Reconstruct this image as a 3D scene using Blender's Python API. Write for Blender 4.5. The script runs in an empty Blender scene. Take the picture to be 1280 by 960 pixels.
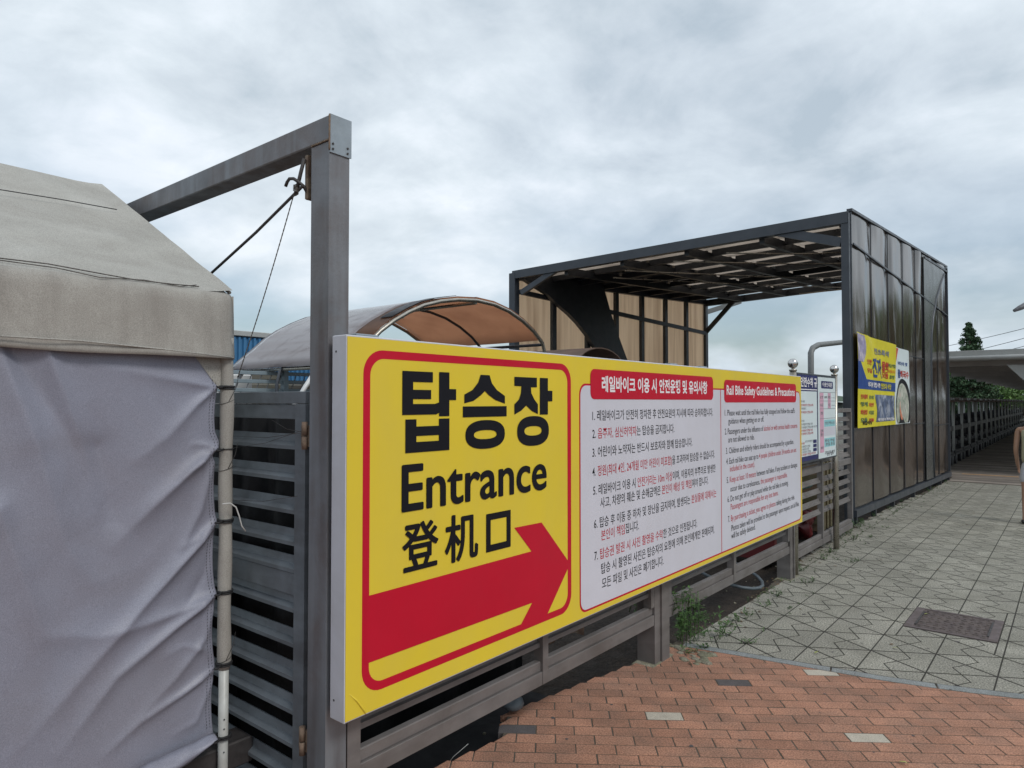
import bpy, bmesh, math, random
from mathutils import Vector, Matrix, noise
random.seed(7)
S = bpy.context.scene
COL = S.collection
R = math.radians

# ------------------------------------------------------------------ camera
HC = 1.6; FPX = 857.0; PITCH = R(1.47); YAW = R(39.4)
cam = bpy.data.cameras.new("camera")
cam.sensor_width = 36.0; cam.lens = 36.0 * FPX / 1280.0
cam.clip_start = 0.05; cam.clip_end = 5000
co = bpy.data.objects.new("camera", cam); COL.objects.link(co)
co.location = (0, 0, HC); co.rotation_euler = (R(90) + PITCH, 0, YAW)
S.camera = co

# ------------------------------------------------------------------ sky and sun
SUN_EL = R(46); SUN_ROT = R(96)
w = bpy.data.worlds.new("World"); S.world = w; w.use_nodes = True
nt = w.node_tree; nt.nodes.clear()
def N(t, **k):
    n = nt.nodes.new(t)
    for a, b in k.items(): setattr(n, a, b)
    return n
def LK(a, b): nt.links.new(a, b)
def math_n(op, a, b=None, c=None):
    n = N('ShaderNodeMath', operation=op)
    for i, v in enumerate((a, b, c)):
        if v is None: continue
        if isinstance(v, (int, float)): n.inputs[i].default_value = v
        else: LK(v, n.inputs[i])
    return n.outputs[0]
out = N('ShaderNodeOutputWorld'); bg = N('ShaderNodeBackground'); LK(bg.outputs[0], out.inputs[0])
sky = N('ShaderNodeTexSky', sky_type='NISHITA'); sky.sun_disc = False
sky.sun_elevation = SUN_EL; sky.sun_rotation = SUN_ROT; sky.air_density = 1.3; sky.dust_density = 2.0
tc = N('ShaderNodeTexCoord'); sep = N('ShaderNodeSeparateXYZ'); LK(tc.outputs['Generated'], sep.inputs[0])
zz = math_n('MAXIMUM', sep.outputs[2], 0.0)
den = math_n('ADD', zz, 0.30)
cu = N('ShaderNodeCombineXYZ')
LK(math_n('DIVIDE', sep.outputs[0], den), cu.inputs[0]); LK(math_n('DIVIDE', sep.outputs[1], den), cu.inputs[1])
def fbm(scale, detail, rough, dist, loc=(0, 0, 0), sc=(1, 1, 1)):
    m = N('ShaderNodeMapping'); m.inputs['Location'].default_value = loc; m.inputs['Scale'].default_value = sc
    LK(cu.outputs[0], m.inputs[0])
    n = N('ShaderNodeTexNoise'); n.inputs['Scale'].default_value = scale; n.inputs['Detail'].default_value = detail
    n.inputs['Roughness'].default_value = rough; n.inputs['Distortion'].default_value = dist
    LK(m.outputs[0], n.inputs['Vector']); return n.outputs['Fac']
big = fbm(0.95, 6, 0.55, 0.5, (3.1, 1.7, 0))
fine = fbm(4.2, 9, 0.6, 0.3, (7.7, 2.2, 0))
puff = fbm(2.1, 8, 0.55, 0.5, (1.3, 9.4, 0))
bil = math_n('SUBTRACT', 1.0, math_n('MULTIPLY', math_n('ABSOLUTE', math_n('SUBTRACT', fbm(1.25, 7, 0.58, 0.35, (5.5, 8.1, 0)), 0.5)), 4.6))
mix0 = math_n('ADD', math_n('MULTIPLY', big, 0.42), math_n('ADD', math_n('MULTIPLY', fine, 0.30), math_n('MULTIPLY', puff, 0.40)))
mix = math_n('SUBTRACT', mix0, math_n('MULTIPLY', math_n('SUBTRACT', bil, 0.62), 0.085))
cr = N('ShaderNodeValToRGB')
el = cr.color_ramp.elements
el[0].position = 0.44; el[0].color = (0.43, 0.49, 0.54, 1)
el[1].position = 0.67; el[1].color = (0.79, 0.815, 0.845, 1)
for p, c in ((0.51, (0.54, 0.59, 0.635, 1)), (0.57, (0.62, 0.67, 0.71, 1)), (0.62, (0.70, 0.74, 0.78, 1))):
    e = el.new(p); e.color = c
LK(mix, cr.inputs[0])
# a little blue shows through low gaps of the cloud deck
gap = fbm(0.9, 5, 0.5, 0.3, (11.2, 4.1, 0))
gr = N('ShaderNodeMapRange'); gr.inputs[1].default_value = 0.43; gr.inputs[2].default_value = 0.56; LK(gap, gr.inputs[0])
hz = N('ShaderNodeMapRange'); hz.inputs[1].default_value = 0.02; hz.inputs[2].default_value = 0.30
hz.inputs[3].default_value = 1.0; hz.inputs[4].default_value = 0.0; LK(zz, hz.inputs[0])
gm = math_n('MULTIPLY', gr.outputs[0], math_n('ADD', math_n('MULTIPLY', hz.outputs[0], 0.78), 0.10))
skm = N('ShaderNodeMixRGB', blend_type='MULTIPLY'); skm.inputs[0].default_value = 1.0
LK(sky.outputs[0], skm.inputs[1]); skm.inputs[2].default_value = (0.72, 0.86, 1.0, 1)
scl = N('ShaderNodeMixRGB', blend_type='MULTIPLY'); scl.inputs[0].default_value = 1.0
LK(cr.outputs[0], scl.inputs[1]); scl.inputs[2].default_value = (11.0, 11.3, 11.6, 1)
# haze brightening towards the horizon
hb = N('ShaderNodeMapRange'); hb.inputs[1].default_value = 0.0; hb.inputs[2].default_value = 0.35
hb.inputs[3].default_value = 0.65; hb.inputs[4].default_value = 0.0; LK(zz, hb.inputs[0])
hm = N('ShaderNodeMixRGB'); LK(hb.outputs[0], hm.inputs[0]); LK(scl.outputs[0], hm.inputs[1]); hm.inputs[2].default_value = (6.1, 6.95, 7.6, 1)
sm = N('ShaderNodeMixRGB'); LK(gm, sm.inputs[0]); LK(hm.outputs[0], sm.inputs[1]); LK(skm.outputs[0], sm.inputs[2])
LK(sm.outputs[0], bg.inputs[0]); bg.inputs[1].default_value = 0.10
sl = bpy.data.lights.new("sun", 'SUN'); sl.energy = 1.25; sl.angle = R(16); sl.color = (1, 0.96, 0.9)
so = bpy.data.objects.new("sun", sl); COL.objects.link(so)
sd = Vector((math.sin(SUN_ROT) * math.cos(SUN_EL), math.cos(SUN_ROT) * math.cos(SUN_EL), math.sin(SUN_EL)))
so.rotation_euler = sd.to_track_quat('Z', 'Y').to_euler()
S.view_settings.view_transform = 'Standard'; S.view_settings.look = 'None'
S.view_settings.exposure = 0.16; S.view_settings.gamma = 1.0; S.view_settings.use_curve_mapping = False

# ------------------------------------------------------------------ survey helpers (photo measurement -> world point on a real plane)
_F = Vector((-math.sin(YAW) * math.cos(PITCH), math.cos(YAW) * math.cos(PITCH), math.sin(PITCH)))
_Rv = Vector((math.cos(YAW), math.sin(YAW), 0)); _U = _Rv.cross(_F)
def ray(x, y): return _F + _Rv * ((x - 640) / FPX) + _U * ((480 - y) / FPX)
C0 = Vector((0, 0, HC))
def onX(x, y, X): d = ray(x, y); return C0 + d * (X / d.x)
def onY(x, y, Y): d = ray(x, y); return C0 + d * (Y / d.y)
def onZ(x, y, Z=0.0): d = ray(x, y); return C0 + d * ((Z - HC) / d.z)
def atD(x, y, D): return C0 + ray(x, y) * D
def onP(x, y, A, B):
    d = ray(x, y); n = Vector((B[1] - A[1], -(B[0] - A[0]), 0)); a = Vector((A[0], A[1], 0))
    return C0 + d * (n.dot(a - C0) / n.dot(d))
def inview(p, m=10):
    v = Vector(p) - C0; c = v.dot(_F)
    if c < 0.2: return False
    x = 640 + FPX * v.dot(_Rv) / c; y = 480 - FPX * v.dot(_U) / c
    return -m < x < 1280 + m and -m < y < 960 + m

# ------------------------------------------------------------------ materials
MATS = {}
def mat(name, col, rough=0.6, metal=0.0, var=0.25, scale=6.0, col2=None, amt=0.5, bump=0.0, bscale=40.0, stretch=(1, 1, 1),
        island=0.0, fine=0.0, fscale=120.0, spec=0.5, streak=None, gen=False, lo=0.42, hi=0.68, coat=0.0):
    """principled surface; colour broken up by noise; col2 = patches of dirt / rust / wear"""
    m = bpy.data.materials.new(name); m.use_nodes = True; MATS[name] = m
    t = m.node_tree; b = t.nodes['Principled BSDF']
    def n(ty, **k):
        q = t.nodes.new(ty)
        for a_, b_ in k.items(): setattr(q, a_, b_)
        return q
    L = t.links.new
    b.inputs['Roughness'].default_value = rough; b.inputs['Metallic'].default_value = metal
    b.inputs['Specular IOR Level'].default_value = spec; b.inputs['Coat Weight'].default_value = coat
    tcn = n('ShaderNodeTexCoord'); mp = n('ShaderNodeMapping'); mp.inputs['Scale'].default_value = stretch
    geo = n('ShaderNodeNewGeometry')
    L(geo.outputs['Position'] if not gen else tcn.outputs['Object'], mp.inputs[0])
    def nz(sc, det=5, ro=0.6, dist=0.0, mapped=True):
        q = n('ShaderNodeTexNoise'); q.inputs['Scale'].default_value = sc; q.inputs['Detail'].default_value = det
        q.inputs['Roughness'].default_value = ro; q.inputs['Distortion'].default_value = dist
        L(mp.outputs[0], q.inputs['Vector']); return q.outputs['Fac']
    def mx(fac, a_, b_, bt='MIX'):
        q = n('ShaderNodeMixRGB', blend_type=bt)
        if isinstance(fac, float): q.inputs[0].default_value = fac
        else: L(fac, q.inputs[0])
        for i, v in ((1, a_), (2, b_)):
            if isinstance(v, tuple): q.inputs[i].default_value = v
            else: L(v, q.inputs[i])
        return q.outputs[0]
    def rng(v, a_, b_, c_, d_):
        q = n('ShaderNodeMapRange'); L(v, q.inputs[0])
        for i, x in enumerate((a_, b_, c_, d_)): q.inputs[i + 1].default_value = x
        return q.outputs[0]
    c4 = (*col, 1)
    cur = mx(rng(nz(scale), 0.3, 0.7, 0, 1), tuple(x * (1 - var) for x in col) + (1,), tuple(min(1, x * (1 + var)) for x in col) + (1,))
    if col2 is not None:
        cur = mx(rng(nz(scale * 0.6 + 1.3, 8, 0.65, 0.6), lo, hi, 0, amt), cur, (*col2, 1))
    if streak is not None:
        sp = n('ShaderNodeMapping'); sp.inputs['Scale'].default_value = streak[1]; L(geo.outputs['Position'], sp.inputs[0])
        q = n('ShaderNodeTexNoise'); q.inputs['Scale'].default_value = 1.0; q.inputs['Detail'].default_value = 6; L(sp.outputs[0], q.inputs['Vector'])
        cur = mx(rng(q.outputs['Fac'], 0.45, 0.75, 0, streak[2]), cur, (*streak[0], 1))
    if fine:
        cur = mx(fine, cur, mx(rng(nz(fscale, 2), 0.3, 0.7, 0, 1), (0.05, 0.05, 0.05, 1), (1, 1, 1, 1)), 'OVERLAY')
    if island:
        oi = n('ShaderNodeObjectInfo')
        ad = n('ShaderNodeMath', operation='ADD'); L(geo.outputs['Random Per Island'], ad.inputs[0]); L(oi.outputs['Random'], ad.inputs[1])
        fr = n('ShaderNodeMath', operation='FRACT'); L(ad.outputs[0], fr.inputs[0])
        lo_ = rng(fr.outputs[0], 0, 1, 1 - island, 1 + island)
        cb = n('ShaderNodeCombineXYZ'); L(lo_, cb.inputs[0]); L(lo_, cb.inputs[1]); L(lo_, cb.inputs[2])
        cur = mx(1.0, cur, cb.outputs[0], 'MULTIPLY')
    L(cur, b.inputs['Base Color'])
    if bump:
        bn = n('ShaderNodeBump'); bn.inputs['Strength'].default_value = 1.0; bn.inputs['Distance'].default_value = bump
        L(nz(bscale, 4, 0.6), bn.inputs['Height']); L(bn.outputs[0], b.inputs['Normal'])
    rr = rng(nz(scale * 1.7), 0.3, 0.7, max(0.02, rough * 0.8), min(1, rough * 1.2)); L(rr, b.inputs['Roughness'])
    return m

def sheet_mat(name, col, trans=0.6, gloss_rough=0.2, gloss=0.12, dirt=(0.1, 0.08, 0.06), amt=0.5, streak=(14, 14, 0.8), wav=0.0, clear=0.0):
    """translucent plastic sheet"""
    m = bpy.data.materials.new(name); m.use_nodes = True; t = m.node_tree; t.nodes.clear(); L = t.links.new
    o = t.nodes.new('ShaderNodeOutputMaterial'); geo = t.nodes.new('ShaderNodeNewGeometry')
    mp = t.nodes.new('ShaderNodeMapping'); mp.inputs['Scale'].default_value = streak; L(geo.outputs['Position'], mp.inputs[0])
    q = t.nodes.new('ShaderNodeTexNoise'); q.inputs['Scale'].default_value = 1; q.inputs['Detail'].default_value = 6; L(mp.outputs[0], q.inputs['Vector'])
    r_ = t.nodes.new('ShaderNodeMapRange'); L(q.outputs['Fac'], r_.inputs[0]); r_.inputs[1].default_value = 0.4; r_.inputs[2].default_value = 0.75; r_.inputs[4].default_value = amt
    mx = t.nodes.new('ShaderNodeMixRGB'); L(r_.outputs[0], mx.inputs[0]); mx.inputs[1].default_value = (*col, 1); mx.inputs[2].default_value = (*dirt, 1)
    tr = t.nodes.new('ShaderNodeBsdfTranslucent'); df = t.nodes.new('ShaderNodeBsdfDiffuse'); gl = t.nodes.new('ShaderNodeBsdfGlossy')
    L(mx.outputs[0], tr.inputs[0]); L(mx.outputs[0], df.inputs[0]); gl.inputs['Roughness'].default_value = gloss_rough
    m1 = t.nodes.new('ShaderNodeMixShader'); m1.inputs[0].default_value = trans; L(df.outputs[0], m1.inputs[1]); L(tr.outputs[0], m1.inputs[2])
    fr = t.nodes.new('ShaderNodeFresnel'); fr.inputs[0].default_value = 1.5
    mu = t.nodes.new('ShaderNodeMath'); mu.operation = 'MULTIPLY'; L(fr.outputs[0], mu.inputs[0]); mu.inputs[1].default_value = gloss
    m2 = t.nodes.new('ShaderNodeMixShader'); L(mu.outputs[0], m2.inputs[0]); L(m1.outputs[0], m2.inputs[1]); L(gl.outputs[0], m2.inputs[2])
    if clear:
        m3 = t.nodes.new('ShaderNodeMixShader'); tp = t.nodes.new('ShaderNodeBsdfTransparent'); tp.inputs[0].default_value = (*col, 1)
        m3.inputs[0].default_value = clear; L(m2.outputs[0], m3.inputs[1]); L(tp.outputs[0], m3.inputs[2]); L(m3.outputs[0], o.inputs[0])
    else: L(m2.outputs[0], o.inputs[0])
    if wav:
        q2 = t.nodes.new('ShaderNodeTexNoise'); q2.inputs['Scale'].default_value = 2.2; L(geo.outputs['Position'], q2.inputs['Vector'])
        bn = t.nodes.new('ShaderNodeBump'); bn.inputs['Distance'].default_value = wav; L(q2.outputs['Fac'], bn.inputs['Height']); L(bn.outputs[0], gl.inputs['Normal'])
    return m

M_steel = mat('galvanised_steel', (0.165, 0.168, 0.180), 0.48, 0.25, 0.25, 4, (0.125, 0.095, 0.085), 0.8, 0.0008, 60, streak=((0.27, 0.30, 0.33), (16, 16, 1.0), 0.55))
M_steelc = mat('corner_steel', (0.27, 0.31, 0.34), 0.45, 0.35, 0.2, 9, (0.16, 0.09, 0.06), 0.5, 0.0004, 60, lo=0.56, hi=0.72)
M_fence = mat('fence_steel', (0.165, 0.152, 0.148), 0.55, 0.15, 0.2, 4, (0.11, 0.095, 0.085), 0.6, 0.0005, 50, streak=((0.27, 0.25, 0.24), (3, 3, 14), 0.4))
M_gate = mat('gate_steel', (0.155, 0.175, 0.195), 0.5, 0.2, 0.2, 6, (0.08, 0.08, 0.085), 0.55, 0.0005, 60, streak=((0.25, 0.29, 0.32), (5, 5, 22), 0.4))
M_rust = mat('rusty_iron', (0.16, 0.11, 0.08), 0.8, 0.1, 0.35, 30, (0.3, 0.24, 0.17), 0.6, 0.001, 90)
M_darkiron = mat('dark_iron', (0.055, 0.05, 0.05), 0.55, 0.3, 0.3, 20)
M_black = mat('black_paint', (0.030, 0.034, 0.042), 0.45, 0.0, 0.2, 6, (0.055, 0.055, 0.06), 0.5)
M_frame = mat('charcoal_frame_paint', (0.050, 0.058, 0.072), 0.4, 0.1, 0.15, 4, (0.07, 0.075, 0.085), 0.5)
M_shade_tarp = mat('black_shade_fill_and_tarp', (0.010, 0.010, 0.012), 0.8, 0, 0.3, 4, bump=0.01, bscale=3)  # black of the added sheets that stand in for shade; also the pallet cover
M_yellow = mat('yellow_print', (0.74, 0.565, 0.040), 0.36, 0, 0.035, 1.3, (0.66, 0.50, 0.07), 0.35, 0.0025, 2.2, spec=0.4, streak=((0.62, 0.50, 0.10), (7, 7, 0.6), 0.22))
M_red = mat('red_print', (0.52, 0.004, 0.026), 0.36, 0, 0.05, 2, (0.44, 0.01, 0.03), 0.35, 0.0025, 2.2, spec=0.35)
M_ink = mat('black_print', (0.008, 0.008, 0.012), 0.5, 0, 0.1, 3, spec=0.2)
M_white = mat('white_print', (0.62, 0.62, 0.69), 0.36, 0, 0.03, 1.5, (0.54, 0.53, 0.58), 0.35, 0.0025, 2.2, streak=((0.53, 0.52, 0.55), (7, 7, 0.5), 0.25))
M_boxwhite = mat('white_sign_box', (0.56, 0.57, 0.62), 0.4, 0, 0.05, 3, (0.38, 0.37, 0.36), 0.35)
M_redink = mat('red_ink', (0.46, 0.01, 0.03), 0.42, 0, 0.1, 3)
M_navy = mat('navy_print', (0.018, 0.022, 0.12), 0.4, 0, 0.1, 4)
M_wtxt = mat('white_lettering', (0.80, 0.78, 0.80), 0.4, 0, 0.02, 3)
M_poster = mat('poster_paper', (0.66, 0.74, 0.76), 0.4, 0, 0.03, 3)
M_pink = mat('pink_print', (0.62, 0.36, 0.47), 0.5, 0, 0.08, 8)
M_teal = mat('teal_print', (0.27, 0.56, 0.60), 0.5, 0, 0.08, 8)
M_grey_tx = mat('grey_print', (0.20, 0.21, 0.23), 0.5)
M_banY = mat('yellow_banner_cloth', (0.66, 0.58, 0.02), 0.45, 0, 0.08, 4)
M_banB = mat('blue_banner_print', (0.012, 0.055, 0.24), 0.45, 0, 0.12, 6)
M_banP = mat('banner_photo_print', (0.08, 0.11, 0.19), 0.45, 0, 0.6, 7, (0.45, 0.48, 0.55), 0.8, lo=0.5, hi=0.62)
M_banP2 = mat('banner_food_print', (0.46, 0.46, 0.40), 0.45, 0, 0.35, 12, (0.16, 0.26, 0.16), 0.7, lo=0.5, hi=0.6)
M_banP3 = mat('banner_bowl_print', (0.30, 0.27, 0.42), 0.45, 0, 0.4, 12, (0.6, 0.55, 0.6), 0.8, lo=0.5, hi=0.6)
M_banR = mat('banner_red_print', (0.50, 0.035, 0.02), 0.45)
M_banO = mat('banner_orange_print', (0.62, 0.18, 0.02), 0.45)
M_banC = mat('banner_coral_print', (0.66, 0.22, 0.12), 0.45, 0, 0.4, 14)
M_banG = mat('banner_green_print', (0.06, 0.14, 0.07), 0.45)
M_brick = mat('clay_brick', (0.335, 0.168, 0.108), 0.9, 0, 0.2, 5, (0.20, 0.125, 0.09), 0.6, 0.0025, 140, island=0.13, fine=0.5, fscale=130)
M_brickw = mat('pale_brick', (0.44, 0.40, 0.33), 0.85, 0, 0.1, 12, (0.3, 0.27, 0.22), 0.4, 0.002, 140, island=0.04, fine=0.35, fscale=210)
M_brickd = mat('dark_brick', (0.085, 0.075, 0.075), 0.85, 0, 0.15, 12, None, 0, 0.002, 140, fine=0.4, fscale=210)
M_paver = mat('granite_paver', (0.265, 0.255, 0.215), 0.92, 0, 0.16, 1.7, (0.16, 0.155, 0.125), 0.7, 0.003, 110, island=0.08, fine=0.75, fscale=105)
M_curb = mat('granite_edging', (0.22, 0.235, 0.235), 0.8, 0, 0.12, 5, (0.14, 0.15, 0.14), 0.5, 0.002, 150, fine=0.5, fscale=190)
M_bed = mat('joint_sand', (0.026, 0.022, 0.018), 0.95, 0, 0.3, 14, (0.025, 0.03, 0.012), 0.6, 0.002, 60)
M_soil = mat('shade_dark_soil', (0.026, 0.018, 0.013), 0.95, 0, 0.4, 3, (0.045, 0.035, 0.026), 0.5, 0.02, 14, fine=0.5, fscale=60)  # soil colour darkened for the shade under sign and fence
M_far = mat('yard_ground', (0.13, 0.125, 0.11), 0.95, 0, 0.3, 0.4, (0.07, 0.08, 0.05), 0.6, 0.01, 8)
M_canvas = mat('beige_canvas', (0.375, 0.365, 0.335), 0.85, 0, 0.09, 3, (0.27, 0.255, 0.23), 0.65, 0.0006, 330, fine=0.28, fscale=260)
M_val = mat('dirty_canvas', (0.35, 0.335, 0.305), 0.85, 0, 0.08, 3, (0.215, 0.195, 0.175), 0.6, 0.0005, 330, streak=((0.23, 0.21, 0.19), (16, 16, 1.5), 0.6), fine=0.22, fscale=330)
M_cloth = mat('grey_tent_cloth', (0.250, 0.260, 0.325), 0.45, 0, 0.05, 2.2, (0.215, 0.205, 0.245), 0.6, 0.0007, 420, fine=0.20, fscale=330, streak=((0.19, 0.175, 0.185), (1.5, 1.5, 4), 0.35))
M_polew = mat('white_pole_paint', (0.48, 0.49, 0.47), 0.4, 0, 0.1, 12, (0.25, 0.22, 0.18), 0.4)
M_rope = mat('black_rope', (0.02, 0.02, 0.022), 0.7)
M_rope2 = mat('speckled_rope', (0.10, 0.09, 0.08), 0.8, 0, 0.8, 160)
M_cord = mat('white_cord', (0.6, 0.6, 0.58), 0.7)
M_wood = mat('weathered_timber', (0.12, 0.095, 0.055), 0.85, 0, 0.3, 8, (0.07, 0.085, 0.03), 0.6, 0.003, 40, stretch=(1, 1, 4))
M_tan = sheet_mat('tan_polycarbonate', (1.0, 0.83, 0.66), 0.93, 0.25, 0.3, (0.50, 0.36, 0.26), 0.5, (9, 9, 0.5))
M_tanroof = sheet_mat('tan_roof_polycarbonate', (0.68, 0.62, 0.56), 0.95, 0.25, 0.3, (0.26, 0.22, 0.19), 0.6, (1.2, 4, 1))
M_vaultb = sheet_mat('brown_vault_sheet', (0.62, 0.42, 0.31), 0.9, 0.2, 0.35, (0.34, 0.20, 0.14), 0.5, (2, 2, 2), clear=0.28)
M_vaultg = sheet_mat('weathered_vault_sheet', (0.36, 0.335, 0.35), 0.35, 0.22, 1.0, (0.20, 0.15, 0.14), 0.8, (0.5, 2.6, 6.5), wav=0.14)
M_blue = mat('blue_container_paint', (0.045, 0.17, 0.34), 0.5, 0, 0.12, 2, (0.07, 0.16, 0.25), 0.4)
M_slate = mat('slate_fence_paint', (0.20, 0.25, 0.28), 0.5, 0, 0.15, 4)
M_chrome = mat('polished_steel', (0.62, 0.60, 0.58), 0.12, 1.0, 0.03, 5)
M_tube = mat('stainless_tube', (0.42, 0.39, 0.34), 0.3, 0.85, 0.15, 12)
M_manh = mat('cast_iron_cover', (0.095, 0.075, 0.072), 0.75, 0.2, 0.4, 22, (0.15, 0.12, 0.105), 0.7, 0.006, 55)
M_manf = mat('cover_frame_iron', (0.13, 0.105, 0.105), 0.7, 0.2, 0.2, 22, (0.09, 0.07, 0.06), 0.6, 0.001, 90)
M_leaf = mat('leaf_green', (0.055, 0.115, 0.028), 0.6, 0, 0.3, 5, island=0.45)
M_conif = mat('conifer_green', (0.045, 0.090, 0.040), 0.7, 0, 0.3, 1.5, island=0.5)
M_bushg = mat('bush_green', (0.085, 0.165, 0.035), 0.7, 0, 0.3, 1.0, island=0.5)
M_bark = mat('bark', (0.09, 0.07, 0.05), 0.9, 0, 0.3, 12)
M_yleaf = mat('yellowed_leaf', (0.33, 0.36, 0.10), 0.6, 0, 0.25, 60)
M_deck = mat('deck_board_wood', (0.21, 0.18, 0.155), 0.75, 0, 0.25, 2, (0.30, 0.26, 0.22), 0.5, island=0.35)
M_deckl = mat('edge_strip_wood', (0.50, 0.31, 0.17), 0.7, 0, 0.2, 9)
M_shed = mat('shed_roof_metal', (0.40, 0.41, 0.40), 0.45, 0.1, 0.08, 2, (0.3, 0.29, 0.27), 0.3)
M_under = mat('shed_underside', (0.36, 0.34, 0.33), 0.7, 0, 0.15, 2)
M_bikeblk = mat('bike_black', (0.022, 0.022, 0.026), 0.5, 0, 0.3, 12)
M_bikegry = mat('bike_grey', (0.15, 0.15, 0.16), 0.4, 0.4, 0.2, 12)
M_bikeroof = mat('bike_roof_brown', (0.10, 0.065, 0.05), 0.6, 0, 0.2, 3)
M_concrete = mat('mossy_concrete', (0.23, 0.21, 0.16), 0.9, 0, 0.25, 14, (0.10, 0.11, 0.05), 0.7, 0.006, 45, fine=0.4)
M_pale = mat('pale_film', (0.52, 0.56, 0.54), 0.5, 0, 0.1, 0.7)
M_tealp = mat('teal_plastic', (0.03, 0.15, 0.15), 0.35, 0, 0.2, 6)
M_redp = mat('red_plastic', (0.13, 0.018, 0.02), 0.4, 0, 0.2, 6)
M_whtp = mat('white_plastic', (0.60, 0.61, 0.61), 0.4, 0, 0.05, 6)
M_hose = mat('grey_hose', (0.10, 0.12, 0.135), 0.4)
M_skin = mat('skin', (0.40, 0.235, 0.165), 0.55, 0, 0.06, 20)
M_shirt = mat('beige_knit', (0.40, 0.38, 0.27), 0.8, 0, 0.08, 30)
M_shorts = mat('pale_grey_cotton', (0.48, 0.48, 0.52), 0.8, 0, 0.06, 30)
M_hair = mat('black_hair', (0.012, 0.011, 0.012), 0.45, 0, 0.2, 40)
M_lamp = mat('grey_lamp_housing', (0.15, 0.155, 0.155), 0.5, 0, 0.1, 4)
# wall cladding: glossy bronze sheet, gently bowed so that what it mirrors wavers
M_bronze = mat('bronze_glossy_sheet', (0.046, 0.033, 0.026), 0.13, 0.0, 0.2, 1.2, (0.065, 0.052, 0.042), 0.4, spec=0.9,
               streak=((0.11, 0.085, 0.065), (2.2, 2.2, 0.3), 0.45))
t_ = M_bronze.node_tree; b_ = t_.nodes['Principled BSDF']
g_ = t_.nodes.new('ShaderNodeNewGeometry'); mp_ = t_.nodes.new('ShaderNodeMapping'); mp_.inputs['Scale'].default_value = (1.15, 1.15, 0.42)
q_ = t_.nodes.new('ShaderNodeTexNoise'); q_.inputs['Scale'].default_value = 1.0; q_.inputs['Detail'].default_value = 1.5
n_ = t_.nodes.new('ShaderNodeBump'); n_.inputs['Distance'].default_value = 0.12
t_.links.new(g_.outputs['Position'], mp_.inputs[0]); t_.links.new(mp_.outputs[0], q_.inputs['Vector'])
t_.links.new(q_.outputs['Fac'], n_.inputs['Height']); t_.links.new(n_.outputs[0], b_.inputs['Normal'])

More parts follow.
